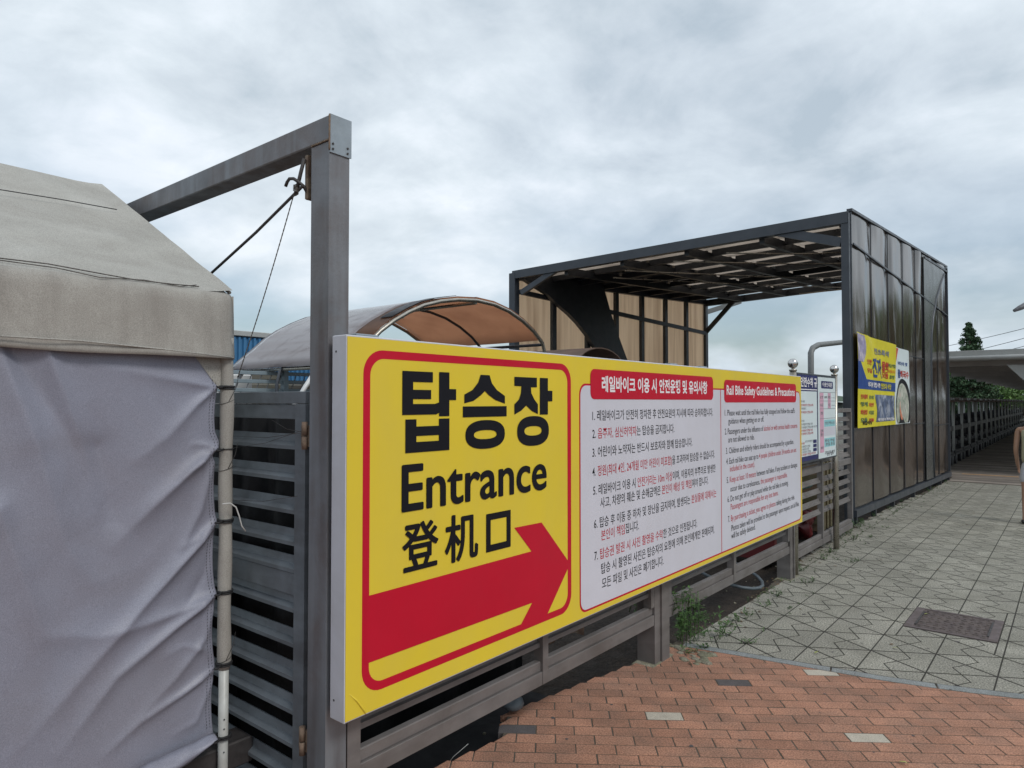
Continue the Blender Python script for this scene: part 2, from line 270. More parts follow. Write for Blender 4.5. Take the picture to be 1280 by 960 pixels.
# ------------------------------------------------------------------ mesh helpers
WLOC = {}
class MB:
    def __init__(s): s.v = []; s.f = []; s.mi = []; s.sm = []
    def add(s, vs, fs, mi=0, smooth=False):
        k = len(s.v); s.v += [Vector(q) for q in vs]
        for f in fs: s.f.append([k + i for i in f]); s.mi.append(mi); s.sm.append(smooth)
        return s
    def box(s, x0, x1, y0, y1, z0, z1, mi=0, c=0.0):
        if c > 0:
            vs = []
            for z, i in ((z0, c), (z0 + c, 0), (z1 - c, 0), (z1, c)):
                vs += [(x0 + i, y0 + i, z), (x1 - i, y0 + i, z), (x1 - i, y1 - i, z), (x0 + i, y1 - i, z)]
            fs = [(3, 2, 1, 0), (12, 13, 14, 15)]
            for l in range(3):
                for i in range(4): j = (i + 1) % 4; fs.append((4 * l + i, 4 * l + j, 4 * l + 4 + j, 4 * l + 4 + i))
            return s.add(vs, fs, mi)
        vs = [(x, y, z) for z in (z0, z1) for x, y in ((x0, y0), (x1, y0), (x1, y1), (x0, y1))]
        return s.add(vs, [(3, 2, 1, 0), (4, 5, 6, 7), (0, 1, 5, 4), (1, 2, 6, 5), (2, 3, 7, 6), (3, 0, 4, 7)], mi)
    def bar(s, p, q, w_, h, mi=0, up=(0, 0, 1)):
        p = Vector(p); q = Vector(q); d = (q - p).normalized(); u = Vector(up)
        if abs(d.dot(u)) > 0.98: u = Vector((0, 1, 0))
        a = d.cross(u).normalized() * (w_ / 2); b = a.cross(d).normalized() * (h / 2)
        vs = [p - a - b, p + a - b, p + a + b, p - a + b, q - a - b, q + a - b, q + a + b, q - a + b]
        return s.add(vs, [(3, 2, 1, 0), (4, 5, 6, 7), (0, 1, 5, 4), (1, 2, 6, 5), (2, 3, 7, 6), (3, 0, 4, 7)], mi)
    def tube(s, pts, r, n=8, mi=0, closed=False, cap=True):
        pts = [Vector(p) for p in pts]; k = len(s.v); m = len(pts)
        rs = r if isinstance(r, (list, tuple)) else [r] * m
        prev = None
        for i, p in enumerate(pts):
            d = (pts[(i + 1) % m] - pts[i - 1]) if closed else (pts[min(i + 1, m - 1)] - pts[max(i - 1, 0)])
            d.normalize()
            if prev is None: a = d.orthogonal().normalized()
            else:
                a = prev - d * prev.dot(d)
                a = a.normalized() if a.length > 1e-6 else d.orthogonal().normalized()
            prev = a; b = d.cross(a)
            for j in range(n):
                t = 2 * math.pi * j / n; s.v.append(p + (a * math.cos(t) + b * math.sin(t)) * rs[i])
        for i in range(m if closed else m - 1):
            for j in range(n):
                s.f.append([k + i * n + j, k + i * n + (j + 1) % n, k + ((i + 1) % m) * n + (j + 1) % n, k + ((i + 1) % m) * n + j]); s.mi.append(mi); s.sm.append(True)
        if cap and not closed:
            s.f.append([k + j for j in range(n)][::-1]); s.mi.append(mi); s.sm.append(False)
            s.f.append([k + (m - 1) * n + j for j in range(n)]); s.mi.append(mi); s.sm.append(False)
        return s
    def sphere(s, c, r, nu=12, nv=8, mi=0, sc=(1, 1, 1)):
        k = len(s.v); c = Vector(c)
        for i in range(nv + 1):
            a = math.pi * i / nv
            for j in range(nu):
                t = 2 * math.pi * j / nu
                s.v.append(c + Vector((r * sc[0] * math.sin(a) * math.cos(t), r * sc[1] * math.sin(a) * math.sin(t), r * sc[2] * math.cos(a))))
        for i in range(nv):
            for j in range(nu):
                s.f.append([k + i * nu + j, k + i * nu + (j + 1) % nu, k + (i + 1) * nu + (j + 1) % nu, k + (i + 1) * nu + j]); s.mi.append(mi); s.sm.append(True)
        return s
    def prism(s, poly, nrm, th, mi=0):
        nrm = Vector(nrm) * th; n = len(poly); a = [Vector(p) for p in poly]; b = [p + nrm for p in a]
        fs = [list(range(n))[::-1], list(range(n, 2 * n))] + [(i, (i + 1) % n, n + (i + 1) % n, n + i) for i in range(n)]
        return s.add(a + b, fs, mi)
    def build(s, name, mats, parent=None, loc=None):
        me = bpy.data.meshes.new(name); base = WLOC.get(parent.name, Vector((0, 0, 0))) if parent else Vector((0, 0, 0))
        if loc is not None: base = Vector(loc)
        me.from_pydata([tuple(p - base) for p in s.v], [], s.f)
        if not isinstance(mats, (list, tuple)): mats = [mats]
        for m_ in mats: me.materials.append(m_)
        me.polygons.foreach_set('material_index', s.mi); me.polygons.foreach_set('use_smooth', s.sm); me.update()
        o = bpy.data.objects.new(name, me); COL.objects.link(o)
        if parent: o.parent = parent; WLOC[o.name] = base
        elif loc is not None: o.location = base; WLOC[o.name] = base
        else: WLOC[o.name] = Vector((0, 0, 0))
        return o
def tag(o, label=None, cat=None, group=None, kind=None):
    if label: o['label'] = label
    if cat: o['category'] = cat
    if group: o['group'] = group
    if kind: o['kind'] = kind
    return o
def thing(name, loc, label, cat, group=None):
    o = bpy.data.objects.new(name, None); COL.objects.link(o); o.location = loc; o.empty_display_size = 0.1
    WLOC[o.name] = Vector(loc); return tag(o, label, cat, group)
def copy_tree(o, parent=None):
    c = o.copy(); COL.objects.link(c); c.parent = parent
    for ch in list(o.children): copy_tree(ch, c)
    return c

def offset_poly(p, d, dx=None):
    """inset a CCW 2-D polygon by d; edges not running along Y may take a wider joint dx"""
    n = len(p); L_ = []
    for i in range(n):
        a, b = Vector(p[i]), Vector(p[(i + 1) % n]); u = (b - a).normalized(); nn = Vector((-u.y, u.x))
        k = d if (dx is None or abs(u.x) < 0.7) else dx; L_.append((a + nn * k, u, k))
    r = []
    for i in range(n):
        (a, u, k1), (b, v, k2) = L_[i - 1], L_[i]; c = u.x * v.y - u.y * v.x
        if abs(c) < 0.15: nn = Vector((-v.y, v.x)); r.append(Vector(p[i]) + nn * k2)
        else: t = ((b.x - a.x) * v.y - (b.y - a.y) * v.x) / c; r.append(a + u * t)
    return r
def area(p): return 0.5 * sum(p[i - 1][0] * p[i][1] - p[i][0] * p[i - 1][1] for i in range(len(p)))
def clip(p, nx, ny, d):
    """keep nx*x+ny*y >= d"""
    r = []; n = len(p)
    for i in range(n):
        a, b = p[i - 1], p[i]; sa = nx * a[0] + ny * a[1] - d; sb = nx * b[0] + ny * b[1] - d
        if (sa >= 0) != (sb >= 0): t = sa / (sa - sb); r.append((a[0] + (b[0] - a[0]) * t, a[1] + (b[1] - a[1]) * t))
        if sb >= 0: r.append(tuple(b))
    return r
def slab(mb, poly, top, th=0.03, ch=0.0014, joint=0.0031, tilt=0.0004, mi=0, jx=None):
    """a stone with chamfered arrises from a ccw plan polygon"""
    q = offset_poly(poly, joint, jx)
    if area(q) < 0.0004: return False
    i2 = offset_poly(q, ch); n = len(q); k = len(mb.v)
    if area(i2) < 0.0002: i2 = q
    cx = sum(a[0] for a in q) / n; cy = sum(a[1] for a in q) / n
    tx, ty = random.uniform(-tilt, tilt) * 8, random.uniform(-tilt, tilt) * 8
    dz = random.uniform(-tilt, tilt) * 0.8
    hz_ = lambda a, z: z + dz + (a[0] - cx) * tx + (a[1] - cy) * ty
    vs = [(a[0], a[1], top - th) for a in q] + [(a[0], a[1], hz_(a, top - ch * 0.8)) for a in q] + [(a[0], a[1], hz_(a, top)) for a in i2]
    fs = [tuple(2 * n + i for i in range(n))]
    for l in range(2): fs += [(l * n + i, l * n + (i + 1) % n, (l + 1) * n + (i + 1) % n, (l + 1) * n + i) for i in range(n)]
    mb.add(vs, fs, mi); return True

def txt(name, runs, parent, u0, z0, width, size, mats, place, bold=0.0, centre=True, res=3, height=None, heavy=0.0):
    """lettering: real outlines converted to a mesh and laid on a plane; place(u, z) -> world point"""
    cu_ = bpy.data.curves.new(name, 'FONT'); body = ''.join(r_[0] for r_ in runs); cu_.body = body
    cu_.resolution_u = res; cu_.offset = bold; cu_.fill_mode = 'FRONT'
    for m_ in mats: cu_.materials.append(m_)
    i = 0
    for s_, mi in runs:
        for _ in s_:
            cu_.body_format[i].material_index = mi; i += 1
    ob = bpy.data.objects.new(name, cu_); COL.objects.link(ob)
    bpy.context.view_layer.update()
    me = bpy.data.meshes.new_from_object(ob.evaluated_get(bpy.context.evaluated_depsgraph_get()))
    bpy.data.objects.remove(ob); bpy.data.curves.remove(cu_)
    xs = [v.co.x for v in me.vertices]; ys = [v.co.y for v in me.vertices]
    x0, x1, y0, y1 = min(xs), max(xs), min(ys), max(ys)
    sx = width / (x1 - x0); sy = size if height is None else height / (y1 - y0)
    base = WLOC.get(parent.name, Vector((0, 0, 0)))
    yc = (y0 + y1) / 2 if height is not None else (0.34 if centre else 0.0)
    for v in me.vertices:
        v.co = place(u0 + (v.co.x - x0) * sx, z0 + (v.co.y - yc) * sy) - base
    if heavy:
        bm = bmesh.new(); bm.from_mesh(me); src = [f for f in bm.faces]; nrm = (place(0, 0) - place(0, 1)).cross(place(1, 0) - place(0, 0)).normalized()
        du = (place(1, 0) - place(0, 0)).normalized(); dz_ = (place(0, 1) - place(0, 0)).normalized(); nrm = du.cross(dz_).normalized()
        for q_, (a_, b_) in enumerate(((1, 0), (-1, 0), (0, 1), (0, -1), (.7, .7), (-.7, .7), (.7, -.7), (-.7, -.7))):
            g_ = bmesh.ops.duplicate(bm, geom=src); vs_ = [e for e in g_['geom'] if isinstance(e, bmesh.types.BMVert)]
            bmesh.ops.translate(bm, verts=vs_, vec=du * a_ * heavy + dz_ * b_ * heavy * .8 + nrm * 0.00012 * (q_ + 1))
        bm.to_mesh(me); bm.free()
    me.name = name; o = bpy.data.objects.new(name, me); COL.objects.link(o); o.parent = parent
    return o
def rrect(u0, u1, z0, z1, r, n=6):
    p = []
    for cx, cz, a0 in ((u1 - r, z1 - r, 0), (u0 + r, z1 - r, 90), (u0 + r, z0 + r, 180), (u1 - r, z0 + r, 270)):
        for i in range(n + 1): a = R(a0 + 90 * i / n); p.append((cx + r * math.cos(a), cz + r * math.sin(a)))
    return p
def flat(name, poly, m_, parent, place, hole=None):
    mb = MB()
    if hole is None: mb.add([place(*p) for p in poly], [list(range(len(poly)))])
    else:
        n = len(poly); mb.add([place(*p) for p in poly] + [place(*p) for p in hole], [(i, (i + 1) % n, n + (i + 1) % n, n + i) for i in range(n)])
    return mb.build(name, m_, parent)

# ================================================================== SETTING: ground
tag(MB().add([(-900, -900, -0.42), (900, -900, -0.42), (900, 1500, -0.42), (-900, 1500, -0.42)], [(0, 1, 2, 3)]).build('ground', M_far), kind='structure')
# soil strip behind the fence, uneven
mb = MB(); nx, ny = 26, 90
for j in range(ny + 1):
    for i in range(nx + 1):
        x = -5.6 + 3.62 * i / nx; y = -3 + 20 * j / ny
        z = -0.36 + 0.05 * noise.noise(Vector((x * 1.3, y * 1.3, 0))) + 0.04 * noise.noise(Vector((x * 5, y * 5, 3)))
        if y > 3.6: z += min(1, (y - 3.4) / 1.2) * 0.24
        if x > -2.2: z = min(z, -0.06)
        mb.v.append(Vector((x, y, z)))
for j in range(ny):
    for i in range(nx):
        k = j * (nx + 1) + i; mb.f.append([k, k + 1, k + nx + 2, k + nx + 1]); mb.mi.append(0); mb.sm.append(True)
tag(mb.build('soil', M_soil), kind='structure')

def curb_y(x):
    pts = [(-2.3, 4.16), (-1.9, 4.235), (-1.32, 4.345), (-0.87, 4.43), (-0.55, 4.52), (-0.24, 4.635), (0.5, 4.95), (1.5, 5.45), (3.5, 6.5), (9, 9.6), (14, 12.6)]
    if x <= pts[0][0]: return pts[0][1]
    for (a, b), (c, d) in zip(pts, pts[1:]):
        if x <= c: return b + (d - b) * (x - a) / (c - a)
    return pts[-1][1]
def curb_line(x):
    e = 0.08; s_ = (curb_y(x + e) - curb_y(x - e)) / (2 * e); l = math.hypot(s_, 1)
    nx_, ny_ = -s_ / l, 1 / l; return nx_, ny_, nx_ * x + ny_ * curb_y(x)
PED = [(-2.3, -6), (-2.26, 1.6), (-2.20, 2.12), (-2.13, 2.50), (-2.29, 2.74), (-2.25, 3.0), (-2.2, 3.3), (-2.13, 3.7), (-2.08, 3.95), (-2.1, 4.3), (-2.08, 4.6), (-2.02, 5.1), (-2.08, 5.9), (-2.14, 6.6), (-2.2, 7.5), (-2.22, 9.0), (-2.24, 10), (-2.15, 13), (-2.03, 16.3)]
def left_x(y):
    for (a, b), (c, d) in zip(PED, PED[1:]):
        if y <= d: return a + (c - a) * max(0, (y - b)) / (d - b)
    return PED[-1][0]
# bedding under brick and stone
bed = MB()
ys = [p[1] for p in PED]
k = len(PED); top = [(p[0] + 0.012, p[1], -0.0014) for p in PED] + [(16.0, p[1], -0.0014) for p in PED]
bed.add(top, [(i, k + i, k + i + 1, i + 1) for i in range(k - 1)])
bed.add([(p[0] + 0.012, p[1], -0.0014) for p in PED] + [(p[0] + 0.0, p[1], -0.5) for p in PED], [(i, i + 1, k + i + 1, k + i) for i in range(k - 1)])
M_bed2 = mat('brick_joint_sand', (0.085, 0.068, 0.052), 0.95, 0, 0.4, 9, (0.04, 0.04, 0.025), 0.7)
bedo = bed.build('brick_pavement', M_bed2); tag(bedo, kind='structure')
gb = MB(); xs0 = [-2.015 + 0.2 * i for i in range(68)]
gb.add([(x, curb_y(x) + 0.04, -0.0007) for x in xs0] + [(x, 16.2, -0.0007) for x in xs0], [(i, i + 1, 69 + i, 68 + i) for i in range(67)])
gp = gb.build('grey_pavement', M_bed); tag(gp, kind='structure')

# bricks, running bond, rows turned 36 degrees
ba = Vector((0.8046, 0.5938)); bb = Vector((-0.5938, 0.8046)); W0 = Vector((-1.643, 3.221)); PL_, PW = 0.1855, 0.088
special = {}
def nearest(px, py):
    p = onZ(px, py); d = Vector((p.x, p.y)) - W0; r_ = round(d.dot(bb) / PW); c_ = round((d.dot(ba) - (PL_ / 2 if r_ % 2 else 0)) / PL_); return (c_, r_)
special[(0, 0)] = 1; special[nearest(1084, 921)] = 1; special[nearest(911, 852.5)] = 2; special[nearest(652, 909.5)] = 2; special[nearest(1016, 838)] = 1
cells = []
for r_ in range(-110, 60):
    for c_ in range(-45, 50):
        c = W0 + bb * (r_ * PW) + ba * (c_ * PL_ + (PL_ / 2 if r_ % 2 else 0))
        if c.x < -2.6 or c.x > 7 or c.y < -4 or c.y > curb_y(c.x) + 0.15: continue
        cells.append(((c.length), c, special.get((c_, r_), 0)))
cells.sort(key=lambda t: (not inview((t[1].x, t[1].y, 0), 30), t[0]))
full_mesh = {}
nb = 0; rest = MB(); rest.sm = []
for dist, c, sp in cells:
    hx, hy = ba * (PL_ / 2), bb * (PW / 2)
    poly = [tuple(c - hx - hy), tuple(c + hx - hy), tuple(c + hx + hy), tuple(c - hx + hy)]
    nx_, ny_, d_ = curb_line(c.x); p2 = clip(poly, -nx_, -ny_, -(d_ - 0.004))
    if len(p2) < 3: continue
    lx = left_x(c.y); 
    if lx + 0.2 > c.x: p2 = clip(p2, 1, 0, lx - 0.008 + 0.012 * random.random())
    if len(p2) < 3 or area(p2) < 0.0012: continue
    vis = inview((c.x, c.y, 0), 25)
    mt = (M_brick, M_brickw, M_brickd)[sp]
    whole = (p2 == poly) or (abs(area(p2) - PL_ * PW) < 1e-6)
    if vis and nb < 300:
        if whole:
            key = (sp, nb % 5)
            if key not in full_mesh:
                m1 = MB(); loc_poly = [(-PL_ / 2, -PW / 2), (PL_ / 2, -PW / 2), (PL_ / 2, PW / 2), (-PL_ / 2, PW / 2)]
                slab(m1, loc_poly, 0.0, joint=0.0031, ch=0.0014, tilt=0.0); o = m1.build('brick', mt); full_mesh[key] = o.data
            else: o = bpy.data.objects.new('brick', full_mesh[key]); COL.objects.link(o)
            o.location = (c.x + random.uniform(-.0009, .0009), c.y + random.uniform(-.0009, .0009), random.uniform(-0.0003, 0.0008)); o.rotation_euler = (random.uniform(-.004, .004), random.uniform(-.004, .004), math.atan2(ba.y, ba.x) + random.uniform(-.006, .006)); o.parent = bedo
        else:
            m1 = MB()
            if not slab(m1, p2, 0.0, joint=0.0031): continue
            o = m1.build('brick', mt, bedo)
        nb += 1
    else: slab(rest, p2, 0.0, joint=0.0031)
o = rest.build('outer_bricks', M_brick, bedo); o['kind'] = 'stuff'

# granite edging strip
cs = MB(); xs_ = [-2.02, -1.15, -0.62, 0.35, 1.35, 2.3, 3.2, 5.0, 7.0, 9.0, 11.5, 14]
edg = tag(MB().add([(-2.0, 4.0, -0.02), (-1.9, 4.0, -0.02), (-1.9, 4.1, -0.02)], [(0, 1, 2)]).build('kerb_edging', M_bed), kind='structure')
for a, b in zip(xs_, xs_[1:]):
    n = 6; P_ = []; Q_ = []
    for i in range(n + 1):
        x = a + 0.003 + (b - a - 0.006) * i / n; l = curb_line(x); P_.append((x, curb_y(x))); Q_.append((x + l[0] * 0.068, curb_y(x) + l[1] * 0.068))
    m1 = MB(); slab(m1, P_ + Q_[::-1], 0.002, joint=0.0015, ch=0.004); m1.build('edging_stone', M_curb, edg)

# stone pavers: triangle cells, each cut into a kite and its remainder
A_ = 0.385; HX = 0.3334; stones = []
def in_man(x, y): return -0.985 < x < -0.415 and 5.57 < y < 6.15
for k_ in range(-5, 26):
    X0_ = -1.042 + HX * k_; off = A_ / 2 if k_ % 2 else 0.0
    for m_ in range(-3, 32):
        for up in (0, 1):
            if up: b1 = (X0_, 4.907 + off + A_ * m_); b2 = (X0_, b1[1] + A_); ap = (X0_ + HX, b1[1] + A_ / 2); sgn = -1
            else: b1 = (X0_ + HX, 4.907 + (A_ / 2 - off) + A_ * m_); b2 = (X0_ + HX, b1[1] + A_); ap = (X0_, b1[1] + A_ / 2); sgn = 1
            cc = ((b1[0] + b2[0] + ap[0]) / 3, (b1[1] + b2[1] + ap[1]) / 3)
            # the zigzag between the centres wanders a little off the middle, as the mould does
            m1_ = ((b1[0] + ap[0]) / 2, (b1[1] + ap[1]) / 2); m2_ = ((b2[0] + ap[0]) / 2, (b2[1] + ap[1]) / 2)
            for poly in ([ap, m1_, cc, m2_], [b1, m1_, cc, m2_, b2]):
                if area(poly) < 0: poly = poly[::-1]
                stones.append(poly)
def stone_ok(poly):
    cx = sum(a[0] for a in poly) / len(poly); cy = sum(a[1] for a in poly) / len(poly)
    if cy > 16.35: return None
    nx_, ny_, d_ = curb_line(cx)
    p2 = clip(poly, nx_, ny_, d_ + 0.068)
    if len(p2) < 3: return None
    lx = left_x(cy)
    if cx < lx: return None
    if cx < lx + 0.3: p2 = clip(p2, 1, 0, lx - 0.01)
    p2 = clip(p2, 0, -1, -16.22) if len(p2) > 2 else p2
    if len(p2) < 3 or area(p2) < 0.0008: return None
    return p2, cx, cy
acc = []
def around_cover(poly):
    x0, x1, y0, y1 = -0.978, -0.422, 5.577, 6.148
    if max(a[0] for a in poly) < x0 or min(a[0] for a in poly) > x1 or max(a[1] for a in poly) < y0 or min(a[1] for a in poly) > y1: return [poly]
    m_ = clip(clip(poly, 1, 0, x0), -1, 0, -x1) ; r_ = [clip(poly, -1, 0, -x0), clip(poly, 1, 0, x1)]
    if len(m_) > 2: r_ += [clip(m_, 0, -1, -y0), clip(m_, 0, 1, y1)]
    return [q for q in r_ if len(q) > 2 and area(q) > 0.0008]
stones = [q for p in stones for q in around_cover(p)]
for poly in stones:
    q = stone_ok(poly)
    if q: acc.append((not inview((q[1], q[2], 0), 5), math.hypot(q[1], q[2]), q[0]))
acc.sort(key=lambda t: t[:2]); far = MB()
for i, (nv_, d_, poly) in enumerate(acc):
    if i < 300 and not nv_:
        m1 = MB()
        if slab(m1, poly, 0.0, joint=0.0042, ch=0.0007, tilt=0.00016, jx=0.0072): m1.build('paving_stone', M_paver, gp)
    else: slab(far, poly, 0.0, joint=0.0042, ch=0.0007, tilt=0.00016, jx=0.0072)
o = far.build('far_paving_stones', M_paver, gp); o['kind'] = 'stuff'

# manhole cover
mh = thing('manhole_cover', (-0.70, 5.86, 0), 'rusty square cast iron cover set in the grey paving', 'manhole cover')
F_ = MB(); x0, x1, y0, y1 = -0.975, -0.425, 5.58, 6.145; fw = 0.055
for a in ((x0, x1, y0, y0 + fw * .5), (x0, x1, y1 - fw * .5, y1), (x0, x0 + fw, y0 + fw * .5, y1 - fw * .5), (x1 - fw, x1, y0 + fw * .5, y1 - fw * .5)): F_.box(*a, -0.03, 0.007, c=0.002)
F_.build('cover_frame', M_manf, mh)
MB().box(x0 + fw, x1 - fw, y0 + .028, y1 - .028, -0.03, 0.0015).build('cover_plate', M_manh, mh)
for i in range(9):
    for j in range(10):
        cx = x0 + fw + 0.028 + i * 0.048; cy = y0 + 0.05 + j * 0.051
        if cx > x1 - fw - .02 or cy > y1 - 0.04: continue
        o = MB().box(cx - .017, cx + .017, cy - .007, cy + .007, 0.0, 0.0055, c=0.0015).build('tread_lug', M_manh, mh)
        if (i + j) % 2: o.data.transform(Matrix.Translation(Vector((cx, cy, 0)) - WLOC[mh.name]) @ Matrix.Rotation(R(90), 4, 'Z') @ Matrix.Translation(WLOC[mh.name] - Vector((cx, cy, 0))))
for i, (fx, fy) in enumerate(((0.06, 0.27), (0.49, 0.28))):
    MB().box(x0 + fx - .004, x0 + fx + .008, y0 + fy - .18, y0 + fy + .2, 0.0, 0.0085).build('lifting_slot', M_darkiron, mh)

# deck beyond, boards running across
dk = tag(MB().box(-6, 14, 16.30, 90, -0.42, -0.02).build('boardwalk', M_bikeblk), kind='structure')
dm = MB(); y = 16.26
while y < 80:
    dm.box(-2.02 if y < 17 else -5.9, 13.9, y, y + 0.135, -0.03, 0.012 + random.uniform(-.003, .003)); y += 0.145
o = dm.build('deck_boards', M_deck, dk); o['kind'] = 'stuff'
for yy, xa, xb in ((17.9, -1.95, -0.95), (19.6, -1.9, -0.6), (21.3, -1.7, 0.2), (23.5, -1.4, 0.4), (26, -1.2, 1.0), (29, -1, 1.5), (33, -1, 2)):
    MB().box(xa, xb, yy, yy + (0.10 if yy < 18 else 0.07), 0.012, 0.020).build('wood_strip', M_deckl if yy < 18 else mat('worn_strip_%d' % int(yy), (0.19, 0.165, 0.13), 0.8), dk)

# ================================================================== STEEL GANTRY at the left
X1, X2 = -2.085, -1.980; Y1_, Y2_ = 1.415, 1.500
gt = thing('steel_gantry', (-2.03, 1.46, 0), 'rusting grey box steel post and crossbeam between tent and yellow sign', 'gantry')
MB().box(X1, X2, Y1_, Y2_, -0.3, 2.505, c=0.004).build('post', M_steel, gt)
MB().box(-5.6, X2, Y1_, Y2_ + 0.004, 2.509, 2.596, c=0.004).build('crossbeam', M_steel, gt)
MB().box(-5.6, -5.5, Y1_, Y2_, -0.3, 2.505, c=0.004).build('post', M_steel, gt)
cp = MB().box(X2 + 0.001, X2 + 0.005, Y1_ - 0.001, Y2_ + 0.005, 2.463, 2.597).build('corner_plate', M_steelc, gt)
wl = MB()
for (p, q) in (((-2.083, 1.413, 2.5065), (-1.982, 1.413, 2.5065)), ((-2.0865, 1.417, 2.5065), (-2.0865, 1.498, 2.5065)), ((-1.9765, 1.413, 2.47), (-1.9765, 1.413, 2.595))):
    p = Vector(p); q = Vector(q); n = 16
    wl.tube([p.lerp(q, i / n) + Vector((0, -.0008 * (i % 2), .0006 * ((i * 7) % 3 - 1))) for i in range(n + 1)], [0.0030 + 0.0010 * (i % 2) for i in range(n + 1)], 6)
wl.build('weld_bead', M_rust, gt)
for y, z in ((1.426, 2.494), (1.426, 2.476), (1.488, 2.494), (1.488, 2.476)):
    MB().tube([(X2 + .004, y, z), (X2 + .008, y, z)], 0.004, 8).build('bolt', M_darkiron, cp)
hk = MB().box(-2.128, -2.112, 1.418, 1.50, 2.325, 2.487, c=0.003)
hk.build('bracket_plate', M_rust, gt)
MB().box(-2.112, X1, 1.44, 1.48, 2.34, 2.47).build('bracket_spacer', M_darkiron, gt)
hook_pts = [Vector((-2.125, 1.41, 2.372)), Vector((-2.135, 1.395, 2.386)), Vector((-2.150, 1.385, 2.398)), Vector((-2.168, 1.38, 2.400)), Vector((-2.182, 1.38, 2.391)), Vector((-2.192, 1.38, 2.377))]
MB().tube([(-2.12, 1.43, 2.34)] + hook_pts, 0.006, 8).build('hook', M_darkiron, gt)
tag(MB().tube([(-2.122, 1.41, 2.47), (-2.136, 1.405, 2.42), (-2.142, 1.40, 2.385), (-2.150, 1.40, 2.36)], 0.007, 8).tube([(-2.120, 1.405, 2.372), tuple(onY(320, 290.5, 1.42)), tuple(onY(258, 347, 1.42)), (-3.6, 1.43, 1.61)], 0.0055, 8).build('brace_rod', M_darkiron), 'thin dark steel rod bracing down from the gantry hook to behind the tent', 'brace rod')
# guy rope
pA = Vector((-2.150, 1.395, 2.37)); pB = onY(297, 472, 1.36)
ml = MB()
for s_ in (0, 1):
    pts = []
    for i in range(90):
        t = i / 89; c = pA.lerp(pB, t); a = t * 130 + s_ * math.pi
        pts.append(c + Vector((math.cos(a), 0.3 * math.sin(a), 0)) * 0.0013 + Vector((0, 0, -0.02 * math.sin(math.pi * t))))
    ml.tube(pts, 0.0017, 5)
for i in range(5):
    q = [pA + Vector((0.010 * math.cos(t * 0.9 + i), 0.008 * math.sin(t * 0.9 + i), -0.003 * t - 0.008 * i + .02)) for t in range(8)]; ml.tube(q, 0.002, 5)
tag(ml.build('guy_rope', M_rope2), 'twisted dark guy rope from the gantry hook to the tent corner', 'rope')

# ================================================================== YELLOW SIGN
SX = -1.88; SY0, SY1 = 1.416, 6.330; SZ0, SZ1 = 0.535, 1.825
def sp_(d): return lambda u, z: Vector((SX + d, u, z))
sg = thing('entrance_sign', (-1.92, 3.9, SZ0), 'long yellow and white entrance sign with a big red arrow on the fence', 'sign')
MB().box(SX - 0.075, SX - 0.001, SY0, SY1, SZ0, SZ1, c=0.003).build('sign_box', M_boxwhite, sg)
flat('sign_face', [(SY0 + .004, SZ0 + .006), (SY1 - .004, SZ0 + .006), (SY1 - .004, SZ1 - .006), (SY0 + .004, SZ1 - .006)], M_yellow, sg, sp_(0.0006))
for z in (0.60, 1.77):
    MB().tube([(-1.935, SY0 - 0.001, z), (-1.935, SY0 + .004, z)], 0.004, 8).build('screw', M_darkiron, sg)
for y in (1.50, 3.9, 4.35):
    MB().box(-1.975, -1.935, y, y + .10, SZ1, SZ1 + 0.014, c=0.003).build('fixing_bracket', M_steelc, sg)
MB().tube([onX(437, 868, SX + .001), onX(446, 876, SX + .001), onX(455, 888, SX + .001), onX(457, 893, SX)], [.001, .0035, .004, .001], 8).build('film_crease', M_yellow, sg)
for u in (2.63, 3.85, 5.07): MB().box(SX, SX + 0.0009, u, u + .0015, SZ0 + .01, SZ1 - .01).build('film_join', M_boxwhite, sg) if u > 99 else None
s4 = lambda x, y: (lambda p: (p.y, p.z))(onX(x, y, SX))
rb = flat('red_border', rrect(1.487, 2.735, 0.602, 1.780, 0.085, 8), M_red, sg, sp_(0.0012), hole=rrect(1.517, 2.705, 0.632, 1.750, 0.060, 8))
# red arrow
arrow = [s4(*p) for p in ((459, 745), (664, 689), (642.5, 659.7), (676.6, 653), (712.2, 704.6), (681, 774), (647, 788), (664.8, 753.4), (459, 829))]
arrow[0] = (1.50, arrow[0][1]); arrow[-1] = (1.50, arrow[-1][1])
flat('red_arrow', arrow[::-1], M_red, sg, sp_(0.0019))
# hand drawn heavy hangul, from outlines measured on the face (3.2 px zoom units)
def zp(l): return [s4(440 + x / 3.2, 440 + y / 3.2) for x, y in l]
def ell(cx, cz, ru, rz, n=28): return [(cx + ru * math.cos(2 * math.pi * i / n), cz + rz * math.sin(2 * math.pi * i / n)) for i in range(n)]
pl = sp_(0.0026)
def glyph(parts, holes=()):
    g = MB()
    for p in parts:
        n = len(p); g.add([pl(*q) for q in p], [list(range(n))])
    for o_, i_ in holes:
        n = len(o_); g.add([pl(*q) for q in o_] + [pl(*q) for q in i_], [(i, (i + 1) % n, n + (i + 1) % n, n + i) for i in range(n)])
    return g.build('hangul_letter', M_ink, sg)
def rng_rect(u0, u1, z0, z1): return [(u0, z0), (u1, z0), (u1, z1), (u0, z1)]
